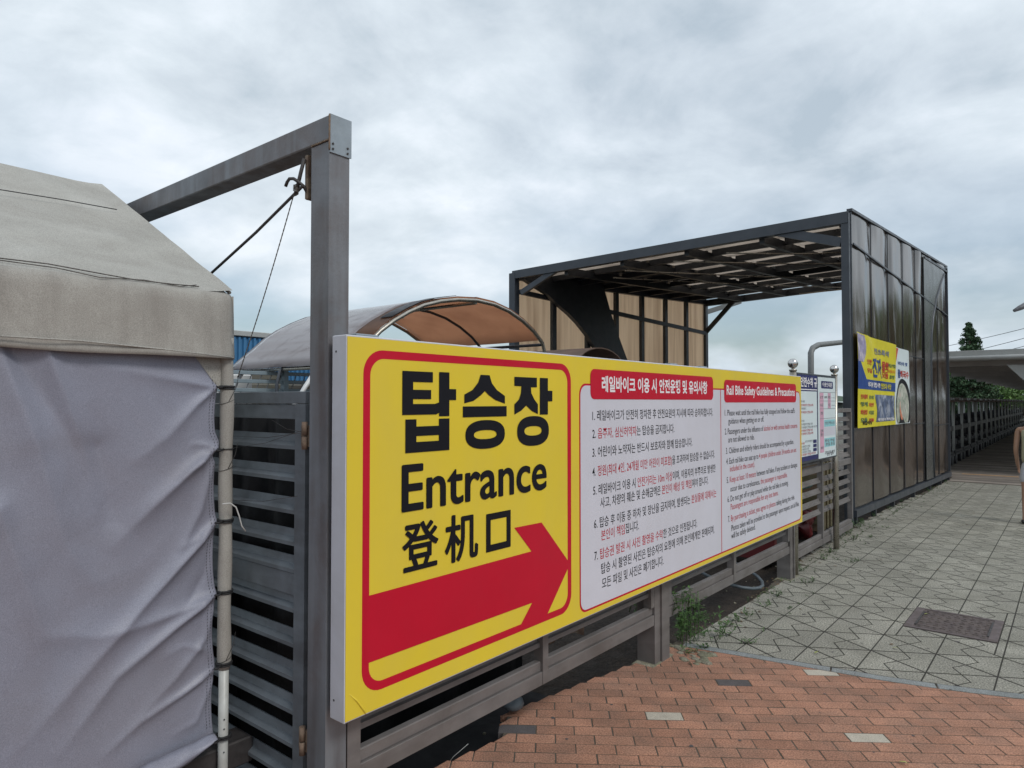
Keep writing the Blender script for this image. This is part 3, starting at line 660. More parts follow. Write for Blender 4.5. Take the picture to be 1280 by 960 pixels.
# syllable one
U = lambda x, y: zp([(x, y)])[0]
u0, zt = U(200, 75); ub = U(322, 80)[0]; 
z_a = U(200, 75)[1]; z_b = U(200, 118)[1]; z_c = U(200, 150)[1]; z_d = U(200, 188)[1]; z_e = U(200, 208)[1]; z_f = U(200, 252)[1]
us = U(243, 150)[0]; uv0 = U(347, 80)[0]; uv1 = U(388, 80)[0]; uv2 = U(415, 165)[0]
zv = U(347, 80)[1]; zvb = U(388, 256)[1]; zs0 = U(388, 148)[1]; zs1 = U(388, 192)[1]
z_e2 = U(347, 212)[1]
glyph([[(u0, z_f), (us + .0, z_f), (us, z_a), (u0, z_a)], rng_rect(us, ub, z_b, z_a), rng_rect(us, U(315, 160)[0], z_d, z_c),
       [(us, z_f), (U(335, 248)[0], z_f), (U(347, 240)[0], z_f + .006), (U(347, 205)[0], z_e + .006), (U(330, 210)[0], z_e), (us, z_e)],
       rng_rect(uv0, uv1, zvb, zv), rng_rect(uv1, uv2, zs1, zs0)])
zb0 = U(212, 405)[1]; zb1 = U(212, 270)[1]; pu0 = U(212, 300)[0]; pu1 = U(388, 300)[0]; t1 = 0.058 * (pu1 - pu0) / 0.24
uu0 = U(256, 330)[0]; uu1 = U(346, 330)[0]; h1, h2, h3 = U(256, 298)[1], U(256, 336)[1], U(256, 360)[1]
glyph([rng_rect(pu0, uu0, zb0, zb1), rng_rect(uu1, pu1, zb0, zb1), rng_rect(uu0, uu1, h2, h1), rng_rect(uu0, uu1, zb0, h3)])
# syllable two
ztop = U(515, 90)[1]; zl = U(448, 205)[1]
glyph([zp([(448, 205), (448, 170), (480, 152), (503, 122), (513, 91), (549, 93), (558, 125), (578, 152), (610, 176), (610, 206), (572, 192), (545, 172), (530, 156), (515, 172), (485, 195)])[::-1],
       rng_rect(U(442, 235)[0], U(617, 235)[0], U(530, 259)[1], U(530, 217)[1])])
ca, cb_ = U(452, 330)[0], U(610, 330)[0]; za, zbm = U(530, 272)[1], U(530, 387)[1]
ia, ib = U(486, 330)[0], U(577, 330)[0]; ja, jb = U(530, 312)[1], U(530, 348)[1]
def sup(a, b, c, d, n=32, e=2.4):
    cx, cz, ru, rz = (a + b) / 2, (c + d) / 2, abs(b - a) / 2, abs(d - c) / 2; r_ = []
    for i in range(n):
        t = 2 * math.pi * i / n; x, y = math.cos(t), math.sin(t)
        r_.append((cx + ru * math.copysign(abs(x) ** (2 / e), x), cz + rz * math.copysign(abs(y) ** (2 / e), y)))
    return r_
glyph([], [(sup(ca, cb_, za, zbm), sup(ia, ib, ja, jb))])
# syllable three
glyph([zp([(648, 99), (738, 103), (738, 141), (714, 141), (716, 165), (728, 190), (742, 209), (742, 248), (718, 236), (695, 214), (676, 234), (648, 250), (648, 209), (666, 190), (674, 165), (676, 137), (648, 135)])[::-1],
       rng_rect(U(750, 105)[0], U(782, 105)[0], U(765, 250)[1], U(765, 104)[1]), rng_rect(U(782, 170)[0], U(800, 170)[0], U(790, 197)[1], U(790, 155)[1])])
glyph([], [(sup(U(659, 310)[0], U(786, 310)[0], U(722, 256)[1], U(722, 375)[1]), sup(U(688, 310)[0], U(757, 310)[0], U(722, 296)[1], U(722, 334)[1]))])
# latin word and han characters
txt('entrance_word', [("Entrance", 0)], sg, 1.665, 1.285, 2.532 - 1.665, 1, [M_ink], pl, bold=0.0, height=0.166, res=6, heavy=0.0045)
for ch, a, b, z0, z1 in (("登", 1.668, 1.842, 0.982, 1.158), ("机", 1.884, 2.066, 0.974, 1.158)):
    txt('han_letter', [(ch, 0)], sg, a, (z0 + z1) / 2, b - a, 1, [M_ink], pl, bold=0.0, height=z1 - z0 - .006, res=6, heavy=0.0042)
g = MB(); o_ = rrect(2.119, 2.277, 0.98, 1.137, 0.002, 1); i_ = rrect(2.147, 2.250, 1.008, 1.110, 0.002, 1)
flat('han_letter', o_, M_ink, sg, pl, hole=i_)
# white guideline panels
def vflat(name, poly, m_, d, hole=None): return flat(name, poly, m_, sg, sp_(d), hole=hole)
vflat('guideline_panel', rrect(2.806, 6.292, 0.565, 1.690, 0.055, 6), M_red, 0.0012)
vflat('guideline_panel', rrect(2.816, 6.282, 0.575, 1.680, 0.048, 6), M_white, 0.0018)
vflat('divider_line', [(4.534, 0.57), (4.543, 0.57), (4.543, 1.68), (4.534, 1.68)], M_red, 0.0024)
vflat('title_banner', rrect(2.905, 4.412, 1.612, 1.765, 0.035, 6), M_red, 0.0032)
vflat('title_banner', rrect(4.600, 6.180, 1.594, 1.752, 0.035, 6), M_red, 0.0032)
txt('title_lettering', [("레일바이크 이용 시 안전운행 및 유의사항", 0)], sg, 3.01, 1.688, 1.305, 0.088, [M_wtxt], sp_(0.004), bold=0.028)
txt('title_lettering', [("Rail Bike Safety Guidelines & Precautions", 0)], sg, 4.64, 1.650, 1.50, 0.092, [M_wtxt], sp_(0.004), bold=0.022, centre=False)
K = [(2.923, 4.407, 1.528, [("1. 레일바이크가 안전히 정차한 후 안전요원의 지시에 따라 승하차합니다.", 0)]),
     (2.922, 3.834, 1.437, [("2. ", 0), ("음주자, 심신허약자", 1), ("는 탑승을 금지합니다.", 0)]),
     (2.922, 4.084, 1.343, [("3. 어린이와 노약자는 반드시 보호자와 함께 탑승합니다.", 0)]),
     (2.921, 4.431, 1.247, [("4. ", 0), ("정원(최대 4인, 24개월 미만 어린이 미포함)", 1), ("을 초과하여 탑승할 수 없습니다.", 0)]),
     (2.928, 4.443, 1.152, [("5. 레일바이크 이용 시 ", 0), ("안전거리는 10m 이상", 1), ("이며, 이용자의 부주의로 발생한", 0)]),
     (2.995, 4.324, 1.082, [("사고, 차량의 훼손 및 손해금액은 ", 0), ("본인이 배상 및 책임", 1), ("져야 합니다.", 0)]),
     (2.935, 4.453, 0.984, [("6. 탑승 후 이동 중 하차 및 장난을 금지하며, 발생되는 ", 0), ("분실물에 대해서는", 1)]),
     (3.002, 3.391, 0.916, [("본인이 책임", 1), ("집니다.", 0)]),
     (2.937, 4.147, 0.824, [("7. ", 0), ("탑승권 발권 시 사진 촬영을 수락", 1), ("한 것으로 인정됩니다.", 0)]),
     (3.001, 4.415, 0.747, [("탑승 시 촬영된 사진은 탑승자의 요청에 의해 본인에게만 판매되며,", 0)]),
     (3.008, 3.683, 0.671, [("모든 파일 및 사진은 폐기합니다.", 0)])]
for a, b, z, runs in K: txt('guideline_text', runs, sg, a, z, b - a, 0.060, [M_ink, M_redink], sp_(0.0026), bold=0.004, res=2)
Eg = [(4.607, 6.144, 1.518, [("1. Please wait until the rail bike has fully stopped and follow the staff's", 0)]),
      (4.670, 5.378, 1.460, [("guidance when getting on or off.", 0)]),
      (4.605, 6.206, 1.388, [("2. Passengers under the influence of ", 0), ("alcohol or with serious health concerns", 1)]),
      (4.667, 5.168, 1.330, [("are not allowed to ride.", 0)]),
      (4.623, 6.102, 1.253, [("3. Children and elderly riders should be accompanied by a guardian.", 0)]),
      (4.628, 6.171, 1.180, [("4. Each rail bike can seat up to ", 0), ("4 people (children under 24 months are not", 1)]),
      (4.691, 5.172, 1.125, [("included in the count).", 1)]),
      (4.633, 6.194, 1.050, [("5. ", 0), ("Keep at least 10 meters", 1), (" between rail bikes. If any accident or damages", 0)]),
      (4.696, 5.925, 0.984, [("occur due to carelessness, ", 0), ("the passenger is responsible.", 1)]),
      (4.644, 5.948, 0.916, [("6. Do not get off or play around while the rail bike is moving.", 0)]),
      (4.700, 5.695, 0.857, [("Passengers are responsible for any lost items.", 1)]),
      (4.649, 6.114, 0.778, [("7. ", 0), ("By purchasing a ticket, you agree to photos", 1), (" taking during the ride.", 0)]),
      (4.708, 6.227, 0.708, [("Photos taken will be provided to the passenger upon request, and all files", 0)]),
      (4.707, 5.172, 0.655, [("will be safely deleted.", 0)])]
for a, b, z, runs in Eg: txt('guideline_text', runs, sg, a, z - 0.016, b - a, 0.060, [M_ink, M_redink], sp_(0.0026), bold=0.002, centre=False, res=2)

# ================================================================== FENCE PANELS (behind and below the sign, on to the canopy)
FX = -2.0
def louvre(mb, ya, yb, z, x=FX - 0.03, h=0.050):
    """one pressed louvre slat along Y"""
    pr = [(x - 0.012, z + h), (x - 0.006, z + h), (x - 0.002, z + h * 0.5), (x + 0.012, z + h * 0.42), (x + 0.014, z), (x + 0.008, z), (x + 0.006, z + h * 0.3), (x - 0.008, z + h * 0.4)]
    n = len(pr); vs = [(a, ya, b) for a, b in pr] + [(a, yb, b) for a, b in pr]
    mb.add(vs, [list(range(n)), list(range(n, 2 * n))[::-1]] + [(i, n + i, n + (i + 1) % n, (i + 1) % n) for i in range(n)])
def panel(ya, yb, mull, label, x=FX, zb=0.237, zt=1.52, first=False):
    p = thing('louvred_fence', (x - 0.03, (ya + yb) / 2, 0), label, 'fence panel', 'louvred steel fence panels')
    # bottom rail: deep lower web with a set-back lip on top
    MB().box(x - 0.05, x - 0.002, ya, yb, zb, zb + 0.063, c=0.002).build('bottom_rail', M_fence, p)
    MB().box(x - 0.05, x - 0.014, ya, yb, zb + 0.0632, zb + 0.110, c=0.004).build('rail_lip', M_fence, p)
    MB().box(x - 0.05, x - 0.004, ya, yb, zt - 0.045, zt, c=0.002).build('top_rail', M_fence, p)
    MB().box(x - 0.05, x - 0.006, ya, yb, 0.86, 0.925, c=0.002).build('middle_rail', M_fence, p)
    for y in (ya, yb - 0.04): MB().box(x - 0.052, x, y, y + 0.04, zb + 0.112, zt - 0.047).build('stile', M_fence, p)
    MB().box(x - 0.054, x + 0.001, mull - 0.022, mull + 0.022, zb + 0.002, zt - 0.047, c=0.002).build('mullion', M_fence, p)
    zs = [0.415 + 0.11 * i for i in range(4)] + [0.95 + 0.105 * i for i in range(5)]
    for z in zs:
        for a, b in ((ya + 0.041, mull - 0.023), (mull + 0.023, yb - 0.041)):
            m1 = MB(); louvre(m1, a, b, z, x - 0.03); m1.build('slat', M_fence, p)
    return p
panel(1.505, 3.80, 2.69, 'louvred steel fence panel under the arrow end of the yellow sign')
panel(3.99, 6.36, 5.08, 'louvred steel fence panel under the English text of the sign')
panel(6.48, 8.97, 7.72, 'louvred steel fence panel behind the notice board, nearest the canopy', x=-2.08, zb=0.09)
for y, lab in ((3.80, 'square steel fence post beside the leafy weed where brick meets grey paving'), (6.37, 'square steel fence post beside the round post of the notice board')):
    f = thing('fence_post', (-2.05, y + .06, 0), lab, 'fence post')
    MB().box(-2.12, -2.001, y + 0.005, y + 0.075, -0.3, 1.52, c=0.003).build('post_back', M_fence, f)
    MB().box(-2.07, -1.988, y + 0.076, y + 0.175 if y < 5 else y + 0.10, -0.02, 1.52, c=0.003).build('post_front', M_fence, f)
    MB().box(-2.13, -1.98, y - .05, y + 0.24, -0.3, 0.002, c=0.01).build('footing', M_concrete, f)
MB().box(-1.9901, -1.986, 1.505, 1.55, -0.3, 0.53)
f = thing('fence_post', (-2.02, 1.53, -0.3), 'square steel fence post under the left end of the yellow sign', 'fence post')
MB().box(-2.06, -1.982, 1.508, 1.565, -0.3, 1.5, c=0.003).build('post_front', M_fence, f)
# invented black sheets that stand in for shade behind near fence and gate
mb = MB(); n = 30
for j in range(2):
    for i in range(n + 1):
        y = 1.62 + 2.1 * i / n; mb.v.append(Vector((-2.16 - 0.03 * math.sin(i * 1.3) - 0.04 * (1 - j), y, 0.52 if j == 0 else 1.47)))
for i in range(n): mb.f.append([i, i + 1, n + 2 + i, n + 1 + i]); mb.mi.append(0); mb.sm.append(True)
o = mb.build('gap_shade_fill', M_shade_tarp); so_ = o.modifiers.new('thick', 'SOLIDIFY'); so_.thickness = 0.004
tag(o, 'added black sheet standing in for shade behind the fence at the arrow end of the sign', 'tarpaulin')
mb = MB()  # invented sheet behind the gate, so that its gaps come out black
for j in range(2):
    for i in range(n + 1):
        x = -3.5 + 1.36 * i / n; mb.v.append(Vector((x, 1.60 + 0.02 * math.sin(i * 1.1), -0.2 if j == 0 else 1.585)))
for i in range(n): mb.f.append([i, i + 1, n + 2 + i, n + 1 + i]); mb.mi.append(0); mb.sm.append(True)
o = mb.build('gap_shade_fill', M_shade_tarp); so_ = o.modifiers.new('thick', 'SOLIDIFY'); so_.thickness = 0.004
tag(o, 'added black sheet that makes the gaps of the grey gate dark', 'tarpaulin')
mb = MB()  # another added sheet: deep shade under the sign as a black surface
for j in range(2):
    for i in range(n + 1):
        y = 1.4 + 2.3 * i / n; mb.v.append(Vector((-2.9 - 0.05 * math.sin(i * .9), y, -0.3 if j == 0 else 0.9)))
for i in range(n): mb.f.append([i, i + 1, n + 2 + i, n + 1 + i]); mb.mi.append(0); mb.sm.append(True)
o = mb.build('gap_shade_fill', M_shade_tarp); so_ = o.modifiers.new('thick', 'SOLIDIFY'); so_.thickness = 0.004
tag(o, 'added black sheet standing in for shade low in the space under the sign', 'tarpaulin')
mb = MB()  # added black lining in place of the shade down in the hole
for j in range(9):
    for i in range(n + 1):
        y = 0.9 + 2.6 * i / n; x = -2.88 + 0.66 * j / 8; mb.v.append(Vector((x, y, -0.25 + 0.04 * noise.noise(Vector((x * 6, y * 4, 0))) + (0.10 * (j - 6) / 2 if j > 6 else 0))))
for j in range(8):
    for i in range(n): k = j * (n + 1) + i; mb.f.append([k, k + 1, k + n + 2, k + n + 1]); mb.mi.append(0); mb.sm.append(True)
tag(mb.build('hole_shade_fill', M_shade_tarp), 'added black sheet standing in for shade in the hole at the brick edge below the sign', 'tarpaulin')

# ================================================================== GATE between tent and gantry post
ga = thing('louvred_gate', (-2.7, 1.47, 0.1), 'grey louvred steel gate half hidden between tent pole and gantry post', 'gate')
GX0, GX1 = -3.35, -2.135; GY = 1.45
def gb_(name, x0, x1, z0, z1, dy=0.0, m_=M_gate): return MB().box(x0, x1, GY - 0.018 + dy, GY + 0.03 + dy, z0, z1, c=0.002).build(name, m_, ga)
gb_('top_rail', GX0, GX1, 1.592, 1.637); gb_('stile', GX1 - 0.065, GX1, 0.12, 1.591); gb_('stile', GX0, GX0 + 0.06, 0.12, 1.591)
gb_('bottom_rail', GX0, GX1, 0.05, 0.118); gb_('cover_plate', GX0 + .061, GX1 - 0.066, 1.535, 1.590, 0.008); gb_('middle_rail', GX0 + .061, GX1 - .066, 0.895, 0.975, 0.004)
def xslat(z, h):
    y = GY; pr = [(y + 0.012, z + h), (y + 0.007, z + h), (y + 0.002, z + h * 0.5), (y - 0.004, z + h * 0.45), (y - 0.018, z + h * 0.25), (y - 0.018, z), (y - 0.013, z), (y - 0.010, z + h * 0.18), (y + 0.006, z + h * 0.36)]
    n = len(pr); x0, x1 = GX0 + 0.061, GX1 - 0.066; m1 = MB()
    m1.add([(x0, a, b) for a, b in pr] + [(x1, a, b) for a, b in pr], [list(range(n))[::-1], list(range(n, 2 * n))] + [(i, (i + 1) % n, n + (i + 1) % n, n + i) for i in range(n)])
    m1.build('slat', M_gate, ga)
for z in (1.425, 1.308, 1.190, 1.075): xslat(z, 0.055)
xslat(0.977, 0.055); xslat(0.835, 0.055)
for z in (0.71, 0.59, 0.47, 0.35, 0.23, 0.12): xslat(z, 0.055)
for z in (1.43, 0.36):
    h = MB().tube([(-2.118, 1.418, z), (-2.118, 1.418, z + 0.045)], 0.011, 10).tube([(-2.118, 1.418, z + 0.05), (-2.118, 1.418, z + 0.098)], 0.011, 10)
    h.build('hinge', M_rust, ga)
    MB().box(-2.15, -2.10, 1.425, 1.434, z + .01, z + .085).build('hinge_leaf', M_rust, ga)
# wires through the gate
wm = MB()
for (a, b) in (((291, 560), (378, 538)), ((291, 625), (372, 620)), ((340, 525), (378, 540)), ((292, 545), (378, 541))):
    p, q = onY(*a, 1.40), onY(*b, 1.41); m_ = (p + q) / 2 + Vector((0, 0, -0.012)); wm.tube([p, m_, q], 0.0011, 4)
tag(wm.build('tie_wire', M_darkiron), 'loose thin tie wires strung from tent pole to gate hinge', 'wire')

# ================================================================== TENT
TX = -2.45; TE = 1.338; RX = -3.775; RZ = 2.685; EZ = 2.0; TW = -1.9; BX = -5.1
tn = thing('canvas_tent', (-3.7, 0, 0), 'beige gable tent with dirty valance and sagging grey side cloth', 'tent')
def nz(p, s_=1.0): return noise.noise(Vector(p) * s_)
# roof: front slope
def slope(xa, za, xb, zb, name, m_=M_canvas):
    m1 = MB(); nu, nv = 60, 22
    for j in range(nv + 1):
        t = j / nv
        for i in range(nu + 1):
            y = TW + (TE - TW) * i / nu; x = xa + (xb - xa) * t; z = za + (zb - za) * t
            sag = -0.035 * math.sin(math.pi * t) * math.sin(math.pi * (y - TW) / (TE - TW)) ** 0.5 if 0 < i < nu else 0
            rk = 0.006 * nz((x * 1.5, y * 2.5, 1)) + 0.006 * nz((x * 6, y * 3, 5)) * (1 - t)
            edge = 0.012 * math.exp(-((TE - y) / 0.05) ** 2)
            m1.v.append(Vector((x, y, z + sag + rk + edge)))
    for j in range(nv):
        for i in range(nu):
            k = j * (nu + 1) + i; m1.f.append([k, k + 1, k + nu + 2, k + nu + 1][::(1 if xa > xb else -1)]); m1.mi.append(0); m1.sm.append(True)
    return m1.build(name, m_, tn)
slope(TX - 0.03, EZ + 0.01, RX, RZ, 'roof_slope'); slope(BX, EZ, RX - 0.001, RZ, 'roof_slope')
# piping along the gable edge and the seams
MB().tube([(TX - 0.055, TE + .002, EZ + .018), (-3.1, TE + .004, 2.335), (RX, TE, RZ)], 0.007, 8).build('edge_piping', M_val, tn)
gm_ = MB().add([(TX - 0.035, TE - .004, EZ), (RX, TE - .004, RZ - .006), (BX, TE - .004, EZ), (BX, TE - .004, EZ - 0.02), (TX - 0.035, TE - .004, EZ - .02)], [(0, 1, 2, 3, 4)]); gm_.build('gable_cloth', M_canvas, tn)
# valance with rounded shoulder, front and side
m1 = MB(); nu = 110; prof = [(-0.075, 0.022), (-0.045, 0.016), (-0.02, 0.006), (-0.004, -0.012), (0.002, -0.04), (0.004, -0.10), (0.006, -0.16), (0.010, -0.225), (0.011, -0.240)]
for i in range(nu + 1):
    y = TW + (TE - TW) * i / nu
    for k, (dx, dz) in enumerate(prof):
        wv = (0.006 * math.sin(y * 7) + 0.010 * nz((y * 2, dz * 3, 2)) + 0.004 * nz((y * 9, dz * 14, 7))) * min(1, k / 3)
        rd = 0.0
        e = TE - y
        if e < 0.03: rd = -0.02 * (1 - e / 0.03) ** 2
        m1.v.append(Vector((TX + dx + wv + rd, y, EZ + dz + 0.006 * nz((y * 3, 0, 9)) * (k > 5))))
n_p = len(prof)
for i in range(nu):
    for k in range(n_p - 1): a = i * n_p + k; m1.f.append([a, a + 1, a + n_p + 1, a + n_p]); m1.mi.append(0); m1.sm.append(True)
o = m1.build('valance', M_val, tn); sd_ = o.modifiers.new('thick', 'SOLIDIFY'); sd_.thickness = 0.002
m1 = MB()
for i in range(41):
    x = TX - 0.02 + (BX - TX) * i / 40
    for k, dz in enumerate((0.0, -0.08, -0.16, -0.24)): m1.v.append(Vector((x, TE + 0.004 * math.sin(x * 8) + 0.004 * k * .5, EZ + dz)))
for i in range(40):
    for k in range(3): a = i * 4 + k; m1.f.append([a, a + 4, a + 5, a + 1]); m1.mi.append(0); m1.sm.append(True)
o = m1.build('valance', M_val, tn); sd_ = o.modifiers.new('thick', 'SOLIDIFY'); sd_.thickness = 0.002
MB().tube([onX(0, 420, TX + .014) , onX(100, 426, TX + .014), onX(200, 436, TX + .014), onX(292, 447, TX + .014)], 0.003, 6).build('valance_hem', M_canvas, tn)
# side cloth: folds pulled from the tie points
def yz(px, py): p = onX(px, py, TX); return (p.y, p.z)
folds = [([(276, 560), (240, 590), (195, 635), (140, 695)], 0.034, 0.014, 0.05), ([(0, 430), (50, 560), (85, 680), (130, 745)], 0.030, 0.05, 0.05), ([(20, 440), (90, 540), (135, 640), (150, 720)], -0.022, 0.05, 0.09),
         ([(276, 655), (225, 712), (150, 800), (40, 930), (0, 965)], 0.026, 0.014, 0.045), ([(277, 742), (225, 785), (150, 850), (70, 960)], 0.026, 0.012, 0.035), ([(277, 742), (235, 765), (190, 782), (130, 800), (60, 795), (30, 740)], 0.016, 0.014, 0.05),
         ([(277, 835), (235, 868), (180, 905), (125, 958)], 0.020, 0.010, 0.02), ([(277, 840), (250, 905), (215, 925)], 0.012, 0.01, 0.015), ([(273, 486), (250, 505), (215, 545), (160, 590)], 0.018, 0.010, 0.05), ([(273, 484), (200, 470), (90, 450)], 0.012, 0.012, 0.05),
         ([(276, 566), (255, 640), (215, 720), (180, 760)], 0.016, 0.010, 0.04), ([(276, 650), (255, 672), (225, 690)], 0.014, 0.008, 0.02), ([(277, 748), (262, 800), (225, 850), (160, 920)], 0.016, 0.010, 0.03),
         ([(276, 658), (262, 720), (240, 760), (190, 800)], -0.012, 0.010, 0.03), ([(0, 640), (30, 720), (60, 800), (110, 810)], 0.020, 0.04, 0.05), ([(60, 430), (110, 560), (130, 640), (140, 640)], 0.018, 0.03, 0.035), ([(130, 560), (150, 650), (200, 690)], -0.016, 0.05, 0.07),
         ([(277, 830), (262, 815), (235, 810), (200, 830)], 0.010, 0.008, 0.02), ([(276, 562), (262, 556), (240, 556)], 0.012, 0.008, 0.012)]
F2 = []
for pts_, am, w0, w1 in folds:
    q = [yz(*p) for p in pts_]; ls = [0.0]
    for i in range(len(q) - 1): ls.append(ls[-1] + math.hypot(q[i + 1][0] - q[i][0], q[i + 1][1] - q[i][1]))
    xs2 = [p[0] for p in q]; zs2 = [p[1] for p in q]; F2.append((q, ls, am, w0, w1, min(xs2) - 2.2 * w1, max(xs2) + 2.2 * w1, min(zs2) - 2.2 * w1, max(zs2) + 2.2 * w1))
tie_z = [onX(275, y, TX).z for y in (483, 562, 652, 742, 833, 925)]
def hem(y): return 0.34 + 0.03 * math.sin(y * 3 + 1) + max(0, y - 1.0) * 0.14
def cloth(y, z):
    d = 0.020 * nz((y * 1.6, z * 1.0, 4)) + 0.0022 * nz((y * 11, z * 8, 8))
    for q, ls, am, w0, w1, ya0, ya1, za0, za1 in F2:
        if y < ya0 or y > ya1 or z < za0 or z > za1: continue
        best = 9; bt_ = 0
        for i in range(len(q) - 1):
            a, b = q[i]; c, e = q[i + 1]; ux, uz = c - a, e - b; l2 = ux * ux + uz * uz; t = min(1, max(0, ((y - a) * ux + (z - b) * uz) / l2))
            dd = math.hypot(y - a - ux * t, z - b - uz * t)
            if dd < best: best = dd; bt_ = (ls[i] + t * (ls[i + 1] - ls[i])) / ls[-1]
        wd = w0 + (w1 - w0) * bt_; x_ = best / wd
        if x_ < 4: d += 1.25 * am * (1 - bt_) ** 0.8 * math.exp(-x_ ** 1.25)
    return d
m1 = MB(); nu, nv = 250, 190; yR = 1.284
for j in range(nv + 1):
    for i in range(nu + 1):
        s_ = i / nu; s_ = s_ ** 0.55
        zt = 1.84; z = hem(TE - 0.1) + (zt - hem(TE - 0.1)) * j / nv
        # scalloped right edge between the ties
        k = 0.0
        for za_, zb_ in zip(tie_z, tie_z[1:]):
            if zb_ <= z <= za_: k = math.sin(math.pi * (z - zb_) / (za_ - zb_))
        if z > tie_z[0]: k = -0.0; ye = yR - 0.11 * ((z - tie_z[0]) / (1.84 - tie_z[0])) ** 1.2
        else: ye = yR - 0.010 * k + 0.012 * math.exp(-((z - tie_z[1] - 0.02) / 0.03) ** 2) - 0.016 * math.exp(-((z - tie_z[1] + 0.02) / 0.025) ** 2)
        y = TW + (ye - TW) * s_
        zz_ = hem(y) + (zt - hem(y)) * j / nv
        x = TX - 0.035 + cloth(y, zz_) * (1 - 0.7 * max(0, 1 - (ye - y) / 0.05))
        m1.v.append(Vector((x, y, zz_)))
for j in range(nv):
    for i in range(nu): k = j * (nu + 1) + i; m1.f.append([k, k + 1, k + nu + 2, k + nu + 1]); m1.mi.append(0); m1.sm.append(True)
o = m1.build('side_cloth', M_cloth, tn); sd_ = o.modifiers.new('thick', 'SOLIDIFY'); sd_.thickness = 0.002; sd_.offset = -1
st_ = MB()
for row in (0.010, 0.022):
    z = 0.40
    while z < 1.70:
        k = 0.0
        for za_, zb_ in zip(tie_z, tie_z[1:]):
            if zb_ <= z <= za_: k = math.sin(math.pi * (z - zb_) / (za_ - zb_))
        ye = yR - 0.010 * k + 0.012 * math.exp(-((z - tie_z[1] - 0.02) / 0.03) ** 2) - 0.016 * math.exp(-((z - tie_z[1] + 0.02) / 0.025) ** 2) - row
        x = TX - 0.035 + cloth(ye, z) * (1 - 0.7 * max(0, 1 - row / 0.05)) + .0012
        st_.bar((x, ye, z), (x, ye + .001, z + .006), .0012, .0012); z += 0.011
o = st_.build('hem_stitching', M_rope, tn); o['kind'] = 'stuff'
# gathered flap at the foot of the cloth
fl = MB(); nf = 40
for i in range(nf + 1):
    t = i / nf; y = 1.00 + 0.262 * t
    for k in range(8):
        a = k / 7; z = 0.375 + 0.02 * t - a * (0.02 + 0.055 * math.sin(math.pi * min(1, t * 1.05)) ** 0.7) ; x = TX + 0.005 + 0.035 * math.sin(a * 3.1) + 0.008 * nz((y * 14, a * 3, 1))
        fl.v.append(Vector((x, y, z + 0.006 * nz((y * 18, a * 2, 6)))))
for i in range(nf):
    for k in range(7): a = i * 8 + k; fl.f.append([a, a + 1, a + 9, a + 8]); fl.mi.append(0); fl.sm.append(True)
o = fl.build('cloth_flap', M_cloth, tn); sd_ = o.modifiers.new('thick', 'SOLIDIFY'); sd_.thickness = 0.002
# pole in its canvas sleeve
PX_, PY_ = TX - 0.028, 1.318
MB().tube([(PX_, PY_, -0.2), (PX_, PY_, 0.66)], 0.018, 14).build('corner_pole', M_polew, tn)
sl_ = MB(); pts = []; rs = []
for i in range(40):
    z = 0.60 + 1.24 * i / 39; pts.append((PX_ + 0.001 * math.sin(z * 9), PY_ + 0.0015 * math.sin(z * 13), z)); rs.append(0.0245 + 0.0012 * math.sin(z * 21) - (0.004 if i == 0 else 0))
sl_.tube(pts, rs, 14); sl_.build('pole_sleeve', M_val, tn)
MB().add([onX(240, 440, TX - 0.03), onX(286, 440, TX - 0.03), onX(288, 488, TX - 0.03), onX(273, 486, TX - 0.03)], [(0, 1, 2, 3)]).build('corner_tab', M_canvas, tn)
for (x, y) in ((TX - .03, TW + .03), (BX + .03, TW + .03), (BX + .03, TE - .02)): MB().tube([(x, y, -0.35), (x, y, 1.98)], 0.018, 10).build('corner_pole', M_polew, tn)
for z in (0.30, 0.385, 0.42):
    MB().tube([(PX_ + .0175, PY_ - .006, z), (PX_ + .0195, PY_ - .006, z)], 0.003, 6).build('pole_hole', M_black, tn)
def ring(z, r=0.027, th=0.0045, dz=0.0, c=(PX_, PY_)):
    return [(c[0] + r * math.cos(a * math.pi / 8), c[1] + r * math.sin(a * math.pi / 8), z + dz * math.sin(a * math.pi / 8)) for a in range(16)]
for i, z in enumerate(tie_z):
    q = MB().tube(ring(z), 0.0045 if i != 1 else 0.002, 6, closed=True)
    if i != 1: q.tube(ring(z - 0.008, 0.0265), 0.0035, 6, closed=True)
    q.tube([(PX_ + .02, PY_ - .02, z), (PX_ + .032, PY_ - .040, z - .004), (PX_ + .030, PY_ - .054, z - .002)], 0.004, 6)
    q.build('tie_band', M_rope, tn)
q = MB()
for z in (0.64, 1.60, 1.35): 
    q.tube(ring(z, 0.0265, dz=0.01), 0.0011, 5, closed=True); q.tube([(PX_ + .026, PY_ - .005, z), (PX_ + .03, PY_ + .02, z + .05), (PX_ + .01, PY_ + .04, z + .09)], 0.0011, 4)
q.build('tie_wire', M_darkiron, tn)
c_ = [onX(278, 630, TX + .03), onX(288, 629, TX + .03), onX(295, 634, TX + .035), onX(299, 645, TX + .035), onX(302, 657, TX + .03), onX(307, 664, TX + .03)]
MB().tube(c_, 0.0027, 6).build('tie_cord', M_cord, tn)
